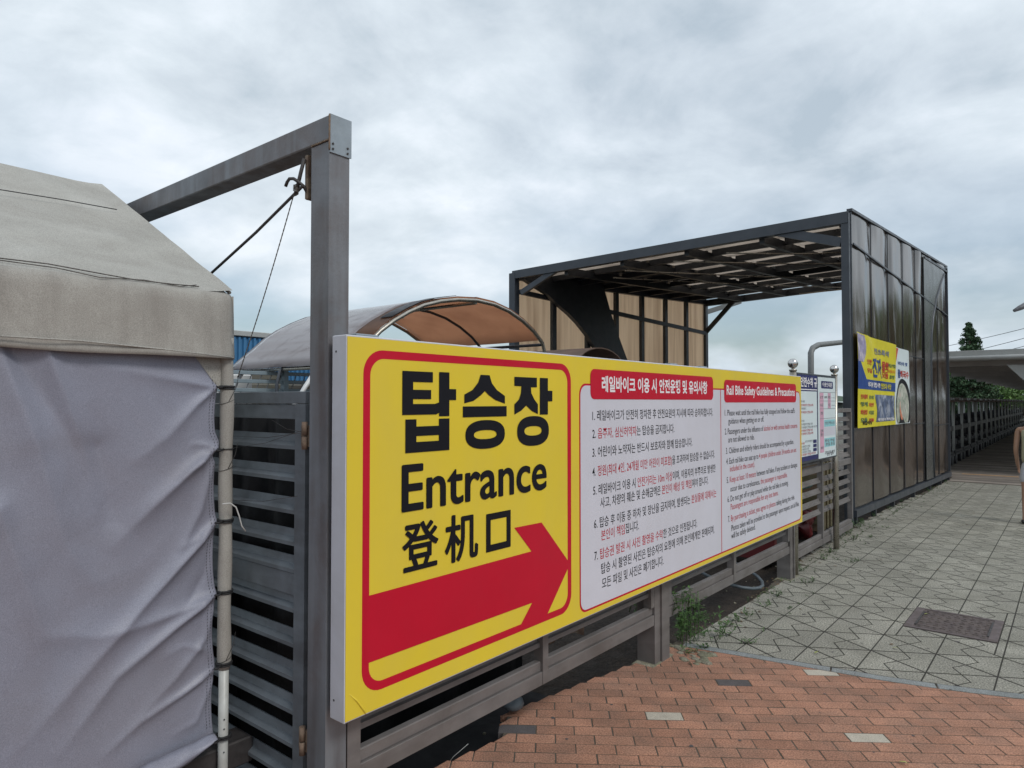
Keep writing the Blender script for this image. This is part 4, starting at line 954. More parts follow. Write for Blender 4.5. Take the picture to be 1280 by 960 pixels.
# thin black ropes lying on the roof
def roofpt(px, py, up=0.006):
    d = ray(px, py); n_ = Vector((RZ - EZ, 0, (TX - .03) - RX)); a = Vector((TX - .03, 0, EZ + .01)); p = C0 + d * (n_.dot(a - C0) / n_.dot(d)); return p + n_.normalized() * up
MB().tube([roofpt(-60, 224, .0), roofpt(0, 237, .0), roofpt(75, 249, .0), roofpt(146, 263, .004)], 0.0022, 5).build('roof_seam', M_rope, tn)
rp = MB(); rp.tube([roofpt(-80, 318), roofpt(0, 325), roofpt(60, 332), roofpt(120, 343), roofpt(170, 352), roofpt(215, 357), roofpt(248, 360)], 0.0022, 5)
rp.tube([roofpt(-80, 322), roofpt(0, 327.5), roofpt(70, 337), roofpt(125, 349), roofpt(180, 352), roofpt(225, 360), roofpt(245, 358)], 0.0018, 5)
tag(rp.build('tent_rope', M_rope2), 'thin dark cords lying slack along the tent eave', 'rope')
lg = MB().tube([(-2.46, -0.2, 0.24), (-2.455, 0.5, 0.25), (-2.452, 1.08, 0.265)], [0.05, 0.052, 0.047], 12)
tag(lg.build('timber', M_wood), 'mossy round timber under the hem of the grey tent cloth', 'timber')
tag(MB().box(-2.62, -2.50, 0.9, 1.45, 0.20, 0.30, c=.006).build('timber', M_darkiron), 'dark timber behind the foot of the tent pole', 'timber')

# ================================================================== NOTICE BOARD
nbd = thing('notice_board', (-2.0, 7.3, 0), 'notice board of two posters between chrome-ball steel posts', 'notice board')
for y in (6.60, 8.02):
    MB().tube([(-2.03, y, -0.05), (-2.03, y, 1.89)], 0.030, 14).build('post', M_tube, nbd)
    MB().tube([(-2.03, y, 1.885), (-2.03, y, 1.90)], 0.034, 14).tube([(-2.03, y, 1.90), (-2.03, y, 1.915)], 0.014, 10).build('post_collar', M_tube, nbd)
    MB().sphere((-2.03, y, 1.955), 0.046, 18, 12).build('ball_finial', M_chrome, nbd)
MB().box(-2.045, -2.008, 6.632, 7.988, 1.005, 1.875, c=.003).build('board', M_frame, nbd)
BXp = -2.006
bp = lambda d: (lambda u, z: Vector((BXp + d, u, z)))
def bf(name, u0, u1, z0, z1, m_, d=0.0): return flat(name, [(u0, z0), (u1, z0), (u1, z1), (u0, z1)], m_, nbd, bp(d))
bf('poster', 6.65, 7.29, 1.03, 1.858, M_navy, 0); bf('poster_field', 6.66, 7.265, 1.075, 1.70, M_poster, 0.001)
bf('poster', 7.305, 7.955, 1.022, 1.850, M_poster, 0)
txt('poster_heading', [("안전수칙 규", 0)], nbd, 6.74, 1.785, 0.53, 0.10, [M_wtxt], bp(.002), bold=0.03)
bf('poster_rule', 6.74, 7.27, 1.712, 1.722, M_wtxt, .0015)
for z, a, b, m_ in ((1.60, 6.7, 6.86, M_grey_tx), (1.565, 6.7, 7.13, M_redink), (1.532, 6.7, 6.9, M_grey_tx), (1.497, 6.7, 7.12, M_redink), (1.415, 6.7, 6.84, M_grey_tx), (1.382, 6.7, 7.1, M_grey_tx), (1.352, 6.7, 7.25, M_grey_tx),
                    (1.322, 6.7, 7.1, M_redink), (1.292, 6.7, 7.12, M_redink), (1.215, 6.86, 7.22, M_grey_tx), (1.20, 6.7, 6.84, M_redink), (1.17, 6.7, 7.02, M_grey_tx), (1.143, 6.7, 6.98, M_grey_tx), (1.117, 6.7, 7.04, M_grey_tx), (1.092, 6.7, 7.2, M_redink)):
    txt('poster_text', [("승객 여러분의 안전을 위해 지켜 주세요"[:max(4, int((b - a) * 36))], 0)], nbd, a, z, b - a, 0.026, [m_], bp(.002), bold=0.01, res=1)
for z in (1.205, 1.165, 1.125): bf('poster_tab', 7.12, 7.235, z - .015, z + .016, M_navy, .0028)
flat('poster_tab', rrect(7.42, 7.86, 1.735, 1.812, .02, 4), M_navy, nbd, bp(.001)); txt('poster_heading', [("이용안내문", 0)], nbd, 7.46, 1.774, 0.36, 0.052, [M_wtxt], bp(.002), bold=0.02, res=1)
bf('poster_column', 7.36, 7.50, 1.08, 1.69, M_pink, .001); bf('poster_column', 7.66, 7.77, 1.53, 1.69, M_pink, .001)
bf('poster_table', 7.52, 7.92, 1.34, 1.41, M_teal, .001); bf('poster_table', 7.52, 7.92, 1.13, 1.22, M_teal, .001); bf('poster_table', 7.52, 7.92, 1.245, 1.335, M_banP3 if False else M_white, .001)
for z, a, b, s_ in ((1.645, 7.375, 7.485, "운영"), (1.645, 7.53, 7.63, "09시"), (1.645, 7.675, 7.755, "매일"), (1.645, 7.80, 7.92, "- --"), (1.565, 7.375, 7.485, "요금"), (1.565, 7.675, 7.755, "시간"), (1.565, 7.80, 7.92, "----"),
                    (1.48, 7.385, 7.475, "정원"), (1.375, 7.54, 7.90, "성인 청소년"), (1.30, 7.385, 7.475, "단체"), (1.26, 7.385, 7.475, "할인"), (1.19, 7.54, 7.90, "주중 주말"), (1.155, 7.56, 7.90, "평일 휴일"), (1.125, 7.385, 7.475, "예약"), (1.07, 7.54, 7.90, "문의 및 예약"), (1.05, 7.60, 7.86, "현장 접수")):
    txt('poster_text', [(s_, 0)], nbd, a, z, b - a, 0.035, [M_grey_tx], bp(.002), bold=0.02, res=1)
for z in (1.695, 1.605, 1.525, 1.425): bf('poster_rule', 7.35, 7.94, z, z + .003, M_grey_tx, .0024)

# ================================================================== ENTRANCE CANOPY
FR = Vector((-2.26, 9.72, 4.06)); FL = Vector((-8.26, 10.12, 4.06)); BR = Vector((-2.01, 16.52, 4.36)); BL = Vector((-7.50, 17.1, 4.28))
WA, WB = (-2.258, 9.803), (-2.01, 16.52); LA, LB = (FL.x, FL.y), (BL.x, BL.y)
cn = thing('canopy_building', (-5, 13, 0), 'black steel entrance canopy clad in bronze and tan plastic sheets', 'canopy')
def rp_(u, v, dz=0.0): return FR.lerp(FL, u).lerp(BR.lerp(BL, u), v) + Vector((0, 0, dz))
def cbar(name, p, q, w_, h, m_=M_frame): return MB().bar(p, q, w_, h).build(name, m_, cn)
# portal frame posts and beams
def post(name, p, z1, s_=0.13, z0=0.0): return MB().box(p.x - s_ / 2, p.x + s_ / 2, p.y - s_ / 2, p.y + s_ / 2, z0, z1, c=0.004).build(name, M_frame, cn)
post('corner_post', FR + Vector((-0.040, -0.0, 0)), FR.z + .02, .095); post('corner_post', FL, FL.z - .01, .14, -.4); post('corner_post', BL, BL.z - .1, .14, -.4); post('corner_post', BR + Vector((-.08, -.03, 0)), BR.z - .05, .12, -.1)
cbar('front_beam', rp_(-0.0, 0, -0.045), rp_(1, 0, -0.045), 0.12, 0.15); cbar('back_beam', rp_(0.0, 1, -0.10), rp_(1, 1, -0.10), 0.10, 0.16)
cbar('side_beam', rp_(0.016, 0.01, -0.07), rp_(0.016, .99, -0.07), 0.09, 0.14); cbar('side_beam', rp_(.99, 0.01, -0.07), rp_(.99, .99, -0.07), 0.1, 0.14)
us_ = [0.0, 0.2, 0.4, 0.6, 0.8, 1.0]; nv_ = 8
for u in us_[1:-1]: cbar('roof_beam', rp_(u, 0.012, -0.12), rp_(u, .99, -0.12), 0.08, 0.13, M_black)
for k in range(1, nv_):
    for a, b in zip(us_, us_[1:]): cbar('purlin', rp_(a + .008, k / nv_, -0.055), rp_(b - .008, k / nv_, -0.06), 0.06, 0.10, M_black)
for k in range(nv_):
    for i, (a, b) in enumerate(zip(us_, us_[1:])):
        e = 0.0008; q = [rp_(a + e, k / nv_ + e, 0.0), rp_(b - e, k / nv_ + e, 0.0), rp_(b - e, (k + 1) / nv_ - e, 0.0), rp_(a + e, (k + 1) / nv_ - e, 0.0)]
        dark = (i == 4 and k > 0) or (i == 3 and k in (1, 2, 3)) or (k == 4 and i in (1, 2))
        MB().prism(q, (0, 0, 1), 0.012).build('roof_panel', M_black if dark else M_tanroof, cn)
# slack cables and conduit under the roof
for a, b in (((0.45, 0.03), (0.02, 0.55)), ((0.62, 0.05), (0.18, 0.8)), ((0.72, 0.12), (0.30, 0.97)), ((0.3, 0.03), (0.02, 0.3))):
    p, q = rp_(*a, -0.22), rp_(*b, -0.22); MB().tube([p, (p + q) / 2 + Vector((0, 0, -.03)), q], 0.011, 6).build('tension_cable', M_tube, cn)
MB().tube([rp_(0.12, .75, -.25), rp_(.07, .8, -.3), rp_(.09, .9, -.3), rp_(.3, .93, -.25), rp_(.5, .9, -.25)], 0.014, 6).build('cable_loop', M_tube, cn)
# knee braces
fd = (FL - FR).normalized()
def fpt(px, py): return onP(px, py, (FR.x, FR.y), (FL.x, FL.y))
cbar('knee_brace', fpt(652, 366), fpt(697, 336), 0.06, 0.10); cbar('knee_brace', fpt(962, 288), fpt(1052, 303), 0.06, 0.12)
bpt = lambda px, py: onP(px, py, (BR.x, BR.y), (BL.x, BL.y))
cbar('knee_brace', bpt(880, 418), bpt(919, 374), 0.07, 0.10, M_black)
# left wall
def lw(s_, z, off=0.0):
    d = (BL - FL); d.z = 0; p = FL + d * s_; return Vector((p.x, p.y, z)) + Vector((d.y, -d.x, 0)).normalized() * off
def lws(px): p = onP(px, 400, LA, LB); d = Vector((BL.x - FL.x, BL.y - FL.y)); return (Vector((p.x, p.y)) - Vector(LA)).dot(d) / d.length_squared
ms = [0.0] + [lws(x) for x in (689.5, 732, 768, 800, 829.5, 855.5)] + [1.0]
for s_ in ms[1:-1]: MB().bar(lw(s_, -0.3, 0.05), lw(s_, 4.1 + .2 * s_, 0.05), 0.13, 0.07, up=(1, 0, 0)).build('wall_mullion', M_black, cn)
zr = [onP(650, 366, LA, LB).z, onP(880, 417, LA, LB).z]
cbar('wall_rail', lw(0.01, zr[0], 0.08), lw(.99, zr[1], 0.08), 0.05, 0.09, M_black); cbar('wall_rail', lw(0.01, 1.9, 0.08), lw(.99, 1.9, 0.08), 0.05, 0.09, M_black); cbar('wall_rail', lw(0.01, 0.1, 0.08), lw(.99, .1, 0.08), 0.06, 0.1, M_black)
for a, b in zip(ms, ms[1:]):
    e = .004
    for f0, f1 in ((0, 1), (1, 2)):
        z = lambda s_, f: (0.1, zr[0] + (zr[1] - zr[0]) * s_, 4.0 + 0.2 * s_)[f] + (0.01 if f == f0 else -0.01)
        q = [lw(a + e, z(a, f0)), lw(b - e, z(b, f0)), lw(b - e, z(b, f1)), lw(a + e, z(a, f1))]
        d = Vector((BL.y - FL.y, -(BL.x - FL.x), 0)).normalized(); MB().prism(q, d, 0.012).build('wall_panel', M_tan, cn)
# big curved fin standing inside the left wall
z8 = lambda x, y: (lambda p: (p, 0))(onP(630 + x / 4.741, 320 + y / 4.741, (LA[0] + .12, LA[1]), (LB[0] + .12, LB[1])))[0]
lf = [z8(*p) for p in ((96, 140), (170, 188), (235, 228), (300, 290), (370, 350), (420, 402), (470, 465), (510, 530), (570, 615))]
rt = [z8(*p) for p in ((715, 632), (660, 480), (612, 340), (585, 240), (568, 180), (560, 130))]
dl = lf[-1] - lf[-2]; lf.append(lf[-1] + dl * ((lf[-1].z + 0.2) / -dl.z) * 0.55 + Vector((0, 0, -(lf[-1].z + 0.2) * 0.45)))
dr = rt[0] - rt[1]; rt = [rt[0] + dr * ((rt[0].z + 0.2) / -dr.z)] + rt
lf[-1].z = -0.2
top0 = Vector((lf[0].x, lf[0].y, 4.03)); top1 = Vector((rt[-1].x, rt[-1].y, 4.1)); rt[-1] = top1
MB().prism([top0] + lf + rt, (0.98, -0.1, 0), 0.10).build('curved_fin', M_black, cn)
# right wall: bronze sheets between thin joints
def rw(s_, z, off=0.0):
    d = Vector((WB[0] - WA[0], WB[1] - WA[1], 0)); L_ = d.length; d /= L_; return Vector((WA[0], WA[1], z)) + d * s_ + Vector((d.y, -d.x, 0)) * off
wn = Vector((WB[1] - WA[1], -(WB[0] - WA[0]), 0)).normalized()
seams = [-0.02, 0.93, 1.87, 2.82, 3.75, 4.32, 5.65, 6.62]
def ztop(s_): return 4.11 + 0.035 * s_
def zmid(s_): return 3.68 - 0.050 * s_
def zlow(s_): return 2.44 - 0.02 * s_ 
for i, (a, b) in enumerate(zip(seams, seams[1:])):
    e = 0.010
    rows = [(0.20, zmid), (zmid, ztop)] if i not in (3, 4) else [(0.20, 2.36), (2.36, zmid), (zmid, ztop)]
    for lo_, hi_ in rows:
        f0 = lo_ if callable(lo_) else (lambda s_, v=lo_: v); f1 = hi_ if callable(hi_) else (lambda s_, v=hi_: v)
        # each sheet is bowed a few millimetres and subdivided so its mirror image bends
        m1 = MB(); nu, nw = 8, 14; bow = random.uniform(0.016, 0.030); sk = random.uniform(-.4, .4)
        for jj in range(nw + 1):
            for ii in range(nu + 1):
                s_ = a + e + (b - a - 2 * e) * ii / nu; z0_ = f0(s_) + 0.008; z1_ = f1(s_) - 0.008; z = z0_ + (z1_ - z0_) * jj / nw
                tt = ii / nu; off = bow * math.sin(math.pi * tt) * (1 + sk * math.cos(3 * jj / nw)); m1.v.append(rw(s_, z, off))
        for jj in range(nw):
            for ii in range(nu): k = jj * (nu + 1) + ii; m1.f.append([k, k + 1, k + nu + 2, k + nu + 1]); m1.mi.append(0); m1.sm.append(True)
        o = m1.build('wall_panel', M_bronze, cn)
for s_ in seams[1:-1]: cbar('joint_strip', rw(s_, 0.2, 0.006), rw(s_, ztop(s_), 0.012), 0.010, 0.012, M_black)
MB().prism([rw(-0.02, 0.19, -.03), rw(6.62, 0.19, -.03), rw(6.62, 4.34, -.03), rw(-.02, 4.10, -.03)], wn, 0.012).build('wall_backing', M_black, cn)
cbar('sill_rail', rw(-0.05, 0.14, 0.01), rw(6.7, 0.13, 0.01), 0.07, 0.09); cbar('coping', rw(-0.05, 4.125, 0.0), rw(6.66, 4.36, 0.0), 0.07, 0.035)
cbar('corner_trim', rw(-0.03, 0.19, 0.01), rw(-.03, 4.1, 0.01), 0.015, 0.02); cbar('corner_trim', rw(6.65, 0.19, 0.01), rw(6.65, 4.33, 0.01), 0.05, 0.05)
for s_ in (0.02, 0.95, 2.0, 3.4, 4.7, 5.7, 6.55): MB().bar(rw(s_, -0.05, 0), rw(s_, 0.10, 0), 0.06, 0.06).build('wall_foot', M_black, cn)
# curved pilaster on the outside of the right wall
def wp(px, py, off=0.022): p = onP(px, py, WA, WB); return p + wn * off
M_pil = mat('pilaster_grey_sheet', (0.075, 0.078, 0.076), 0.28, 0.0, 0.15, 2, (0.055, 0.06, 0.052), 0.5, streak=((0.17, 0.18, 0.18), (3, 3, .5), .3))
cur_ = [(1165, 600), (1163.5, 560), (1162.5, 520), (1161.5, 480), (1161, 450), (1161.5, 420), (1164, 395), (1168, 372), (1173, 355), (1177.5, 343)]
right_ = [wp(*p) for p in cur_]; right_[0].z = 0.2
left_ = [rw(4.36, z, 0.022) for z in (0.2, 1.0, 2.0, 3.0, 3.6, 4.2)]
MB().prism([right_[i] for i in range(len(right_))] + [rw(5.9, 4.20, 0.022)] + left_[::-1], wn, 0.012).build('pilaster', M_pil, cn)
MB().tube([p + wn * 0.012 for p in right_], 0.022, 8).build('pilaster_edge', M_frame, cn)
cbar('eaves_strip', rw(4.42, 4.20, .03), rw(6.62, 4.25, .03), 0.03, 0.035)
for a_, b_ in ((-0.01, 4.3), (4.33, 5.7), (6.0, 6.62)): cbar('joint_strip', rw(a_, zmid(a_), .032), rw(b_, zmid(b_), .032), 0.016, 0.022, M_frame)
for a_, b_, z_ in ((2.85, 4.3, 2.36), (3.1, 4.3, 1.22), (5.1, 6.6, 1.15)): cbar('joint_strip', rw(a_, z_, .020), rw(b_, z_, .020), 0.008, 0.012, M_black)

# banners on the wall
YB = [(1065.5, 415), (1114, 432), (1115, 532), (1068, 533)]
yb = thing('yellow_banner', rw(1.0, 1.25, 0.02), 'wrinkled yellow and blue restaurant banner on the dark canopy wall', 'banner')
bs0, bs1, bz0, bz1 = 0.02, 2.06, 1.25, 2.47
def bn(off):
    def f_(u, v):   # u, v in 0..1 across the banner
        z = bz0 + (bz1 + 0.05 * (1 - u) - bz0) * v
        wv = 0.022 * math.sin(u * 5 + v * 3) * v + 0.02 * math.exp(-((u - 0.25 - (1 - v) * 0.7) / 0.07) ** 2) * (v > 0.5)
        return rw(bs0 + (bs1 - bs0) * u, z, 0.050 + off + wv)
    return f_
def bgrid(name, u0, u1, v0, v1, m_, off, par, fn, n=14, shape=None):
    m1 = MB()
    for j in range(n + 1):
        for i in range(n + 1):
            u = u0 + (u1 - u0) * i / n; v = v0 + (v1 - v0) * j / n
            if shape: u, v = shape(i / n, j / n)
            m1.v.append(fn(off)(u, v))
    for j in range(n):
        for i in range(n): k = j * (n + 1) + i; m1.f.append([k, k + 1, k + n + 2, k + n + 1]); m1.mi.append(0); m1.sm.append(True)
    return m1.build(name, m_, par)
def bt(s_, u0, u1, v, h, m_, par=None, fn=None, bold=0.03):
    par = par or yb; fn = fn or bn; g_ = fn(0.006)
    return txt('banner_lettering', [(s_, 0)], par, u0, v, u1 - u0, 1, [m_], lambda u, z: g_(u, z), bold=bold, height=h, res=1)
bgrid('banner_cloth', 0, 1, 0, 1, M_banY, 0.0, yb, bn, 24)
bgrid('blue_band', 0, 1, .41, .52, M_banB, .002, yb, bn)
bgrid('blue_splash', 0, 0.25, .41, .7, M_banB, .0025, yb, bn, shape=lambda a, b: (a * (0.27 - 0.22 * b), 0.44 + 0.28 * b))
bgrid('bowl_photo', 0, .2, .75, 1, M_banP3, .003, yb, bn, shape=lambda a, b: (0.005 + a * (0.06 + 0.17 * math.sin(math.pi * (0.15 + 0.6 * b))), 0.70 + 0.29 * b))
bgrid('boat_photo', .46, .98, .05, .36, M_banP, .003, yb, bn, shape=lambda a, b: (0.44 + 0.03 * math.sin(b * 4) + a * (0.53 - 0.03 * math.sin(b * 4)), 0.05 + 0.31 * b))
bt("진자", .38, .62, .665, .23, M_banB); bt("물회", .64, .80, .70, .12, M_banR); bt("모둠", .64, .80, .60, .08, M_banR)
bt("진초록색", .44, .80, .855, .07, M_grey_tx); bt("싱싱한", .24, .36, .715, .06, M_banR); bt("당일", .24, .36, .62, .05, M_banR)
bt("매일 직접", .80, .98, .725, .045, M_banG); bt("드립니다", .81, .98, .655, .04, M_banO); bt("포장", .83, .97, .585, .05, M_banG)
bt("바다뷰 맛집 시장", .24, .58, .467, .06, M_wtxt); bt("전망대 식당", .60, .88, .463, .07, M_banY)
for i, (a, b, m_) in enumerate((("진자물회", .33, M_banR), ("멍게", .25, M_banG), ("회덮밥", .165, M_banR), ("모듬", .08, M_banG))):
    bt(a, .06, .22, b, .05, m_); bt(("광어회", "매운탕", "비빔밥", "전복")[i], .26, .38, b - .005, .045, (M_banG, M_banR, M_banG, M_banR)[i])
bt("횟집식당", .10, .34, .03 + .02, .045, M_ink); bt("예약문의 주차가능", .48, .96, .075, .035, M_wtxt)
wb = thing('white_banner', rw(2.5, 1.25, 0.02), 'white food banner with a soup bowl picture right of the yellow banner', 'banner')
def wbn(off):
    def f_(u, v): return rw(2.03 + 0.98 * u, 1.25 + (1.20 - 0.02 * u) * v, 0.044 + off + 0.008 * math.sin(u * 7 + v * 2))
    return f_
bgrid('banner_cloth', 0, 1, 0, 1, M_poster, 0, wb, wbn, 14)
bgrid('red_corner', 0, 1, 0, 1, M_banR, .002, wb, wbn, shape=lambda a, b: (a * 0.32 * b, .72 + .27 * b))
def disc(cu__, cv, ru, rv, m_, off, name):
    m1 = MB(); q = [(cu__ + ru * math.cos(t * math.pi / 14), cv + rv * math.sin(t * math.pi / 14)) for t in range(28)]; q = [(min(.995, max(.005, a)), max(.01, b)) for a, b in q]
    m1.add([wbn(off)(*p) for p in q], [list(range(28))]); m1.build(name, m_, wb)
disc(.55, .22, .5, .38, M_ink, .004, 'bowl_rim'); disc(.50, .20, .43, .34, M_banP2, .006, 'soup_photo'); disc(.45, .2, .17, .15, M_banC, .008, 'soup_photo'); disc(.45, .38, .14, .06, M_banR, .008, 'soup_photo')
bt("바다의 맛", .25, .85, .80, .05, M_banB, wb, wbn); bt("물", .22, .42, .66, .11, M_banB, wb, wbn); bt("회국수", .42, .92, .66, .10, M_banR, wb, wbn)

# ================================================================== BARREL VAULT SHELTER
vt = thing('arched_shelter', (-7.2, 6.4, -0.4), 'arched shelter with weathered brown plastic roof on stainless tubes', 'shelter')
VP = [(4.48, 2.00), (4.62, 2.13), (4.80, 2.28), (4.97, 2.43), (5.16, 2.56), (5.38, 2.68), (5.62, 2.785), (5.90, 2.865), (6.20, 2.92), (6.55, 2.95), (6.90, 2.935), (7.22, 2.875), (7.52, 2.77), (7.78, 2.64), (7.98, 2.49)]
def vsheet(i0, i1, xa, xb, m_, name='roof_sheet', up=0.0):
    m1 = MB(); nxx = 16
    for i in range(i0, i1 + 1):
        for j in range(nxx + 1):
            x = xa + (xb - xa) * j / nxx; y, z = VP[i]; m1.v.append(Vector((x, y, z + up + 0.010 * nz((x * 1.2, y * 1.7, 3)))))
    n = i1 - i0
    for i in range(n):
        for j in range(nxx): k = i * (nxx + 1) + j; m1.f.append([k, k + 1, k + nxx + 2, k + nxx + 1]); m1.mi.append(0); m1.sm.append(True)
    o = m1.build(name, m_, vt); s2 = o.modifiers.new('thick', 'SOLIDIFY'); s2.thickness = 0.006; return o
vsheet(0, 9, -6.35, -8.4, M_vaultg); vsheet(9, 14, -5.98, -8.4, M_vaultb); vsheet(2, 9, -5.98, -6.36, M_vaultb, up=-0.004)
vsheet(4, 8, -6.0, -6.22, M_bikeblk, 'dark_strip', up=0.010)
def arch(x, m_=M_tube, r=0.026, dz=-0.04):
    pts = [(x, y, z + dz) for y, z in VP]; pts = [(x, 4.44, -0.4), (x, 4.44, 1.8)] + pts + [(x, 8.04, 2.30), (x, 8.06, 2.0), (x, 8.06, -0.4)]
    MB().tube(pts, r, 8).build('arch_tube', m_, vt)
arch(-5.98); arch(-7.2, M_frame, 0.02); arch(-8.38, M_tube)
for y, z in ((4.52, 1.98), (8.0, 2.43), (6.55, 2.88), (5.3, 2.58)):
    MB().tube([(-5.98, y, z), (-8.38, y, z)], 0.022, 8).build('purlin_tube', M_frame if y > 7 else M_tube, vt)
for a, b in (((-8.3, 4.5, 1.95), (-8.3, 4.05, 1.6)), ((-6.2, 4.5, 1.95), (-7.0, 4.5, 1.5))): pass
MB().tube([onX(306, 461, -8.3), onX(292, 484, -8.3), onX(270, 520, -8.3)], 0.025, 6).build('strut', M_whtp, vt)
MB().tube([onX(396, 461, -6.3), onX(380, 486, -6.3), onX(360, 520, -6.3)], 0.025, 6).build('strut', M_whtp, vt)
# a second low dark arch roof beyond, just over the sign
v2 = thing('arched_shelter', (-6.2, 11.0, -0.4), 'small dark arched roof just showing over the sign before the tan wall', 'shelter')
m1 = MB(); c2 = onX(712, 440, -6.2); 
for i in range(15):
    a = math.pi * i / 14
    for x in (-5.6, -7.4): m1.v.append(Vector((x, c2.y + 0.75 * math.cos(a), c2.z - 0.38 + 0.42 * math.sin(a))))
for i in range(14): m1.f.append([2 * i, 2 * i + 1, 2 * i + 3, 2 * i + 2]); m1.mi.append(0); m1.sm.append(True)
o = m1.build('roof_sheet', M_bikeroof, v2); s2 = o.modifiers.new('thick', 'SOLIDIFY'); s2.thickness = 0.02
for x in (-5.62, -7.38):
    for y in (c2.y - .73, c2.y + .73): MB().tube([(x, y, -0.4), (x, y, c2.z - 0.36)], 0.025, 8).build('leg', M_frame, v2)

# ================================================================== BLUE CONTAINER and slatted fence behind the gate
ct = thing('shipping_container', (-13.0, 5.0, -0.42), 'blue corrugated shipping container peeking over behind the tent', 'container')
m1 = MB(); ya, yb2 = 2.4, 8.4; n = 60; pr = []
for i in range(n):
    y = ya + (yb2 - ya) * i / n; st = (yb2 - ya) / n
    for t, dx in ((0, 0), (.35, 0), (.5, -.04), (.85, -.04)): pr.append((-11.8 + dx, y + st * t))
k = len(pr); m1.add([(x, y, -0.3) for x, y in pr] + [(x, y, 2.78) for x, y in pr], [(i, i + 1, k + i + 1, k + i) for i in range(k - 1)]); m1.build('corrugated_side', M_blue, ct)
MB().box(-14.2, -11.86, ya, yb2, -0.3, 2.80).build('container_body', M_blue, ct)
MB().box(-14.25, -11.78, ya - .05, yb2 + .05, 2.80, 2.90, c=.01).build('top_rail', M_shed, ct)
yf = thing('yard_fence', (-7.5, 4.6, -0.4), 'slate grey slatted yard fence seen above the gate', 'fence')
for y0_ in (2.2, 3.45, 4.70, 5.95, 7.2):
    MB().box(-7.54, -7.46, y0_, y0_ + .06, -0.42, 1.99, c=.004).build('post', M_slate, yf)
for a in (2.26, 3.51, 4.76, 6.01):
    for z in (1.94, 1.84, 1.735, 1.63, 1.52, 1.41, 1.3, 1.1, .9, .7, .5, .3):
        m1 = MB().box(-7.515, -7.485, a, a + 1.19, z - 0.022, z + 0.022, c=.004); m1.build('slat', M_slate, yf)
    for i in range(9):
        y = a + 0.08 + i * 0.13; MB().bar((-7.53, y, 1.74), (-7.53, y + 0.07, 1.92), 0.008, 0.008).bar((-7.53, y, 1.54), (-7.53, y + 0.07, 1.72), 0.008, 0.008).build('stay', M_bikegry, yf)
tag(MB().box(-10.2, -9.4, 4.4, 8.2, -.4, 1.90, c=.05).box(-10.1, -9.5, 4.7, 6.0, 1.91, 2.05, c=.03).build('covered_stack', M_far), 'dull covered stack behind the slate yard fence', 'stack')
# clutter behind the gate fence
tag(MB().box(-9.3, -8.9, 4.6, 5.1, -0.4, 1.98, c=.02).build('utility_cabinet', M_whtp), 'pale cabinet glimpsed under the weathered arched roof', 'cabinet')

# ================================================================== LAMPS AND POLES beyond the canopy
p0 = onX(1013.5, 470, -6); lp = thing('bent_pole', (-6, p0.y, -0.4), 'grey pole bent over at the top seen through the canopy', 'pole')
q1 = onX(1013.5, 441, -6); q2 = onX(1016, 435, -6); q3 = onX(1023, 431, -6); q4 = onX(1056, 427.5, -6); q5 = onX(1100, 424, -6)
MB().tube([(-6, p0.y, -0.4), (-6, p0.y, 2.0), q1, q2, q3, q4, q5], 0.085, 10).build('pole_tube', M_lamp, lp)
st = thing('street_lamp', atD(1000, 505, 28) , 'flat grey lamp arm jutting out behind the back corner of the canopy', 'street lamp')
a, b = atD(868, 395, 24), atD(925, 377, 24)
MB().bar(a, b, 0.25, 0.16).build('lamp_arm', M_lamp, st)
MB().tube([(a.x, a.y, -0.4), (a.x, a.y, a.z)], 0.08, 8).build('pole', M_lamp, st)
s2_ = thing('street_lamp', atD(1330, 505, 22), 'dark lamp head reaching in at the right above the shed roof', 'street lamp')
a, b, c = atD(1267.5, 388.5, 22), atD(1282, 381.5, 22), atD(1330, 366, 22)
MB().tube([a, a.lerp(b, .5), b, b.lerp(c, .5), c], [0.05, 0.085, 0.10, 0.07, 0.05], 10).build('lamp_head', M_bikegry, s2_)
MB().tube([(c.x, c.y, -0.4), (c.x, c.y, c.z)], 0.07, 8).build('pole', M_bikegry, s2_)
# utility poles and lines
ends = []
for px, D in ((1128, 62), (1420, 38)):
    b = atD(px, 502, D); up = thing('utility_pole', (b.x, b.y, -0.4), 'concrete utility pole %s' % ('hidden behind the canopy wall carrying the power lines' if px < 1200 else 'off to the right carrying the power lines'), 'utility pole')
    MB().tube([(b.x, b.y, -0.4), (b.x, b.y, 1.6 + (0.0 + (86 if px < 1200 else 150)) * D / FPX)], [0.16, 0.10], 10).build('pole', M_concrete, up); ends.append(b)
for i, (ya_, yb_) in enumerate(((428, 404.8), (441.5, 417), (450, 427), (458.5, 435), (465, 442.5))):
    sl0 = (yb_ - ya_) / 98.0
    p = atD(1128, ya_ - 54 * sl0 + 1.5, 62); q = atD(1420, yb_ + 140 * sl0 * 1.0, 38); pts = []
    for k in range(15):
        t = k / 14; pts.append(p.lerp(q, t) + Vector((0, 0, -0.30 * 4 * t * (1 - t))))
    tag(MB().tube(pts, 0.020, 5).build('power_line', M_black), ('topmost', 'second from top', 'third from top', 'fourth from top', 'lowest')[i] + ' power line crossing the sky right of the canopy', 'power line', 'power lines')

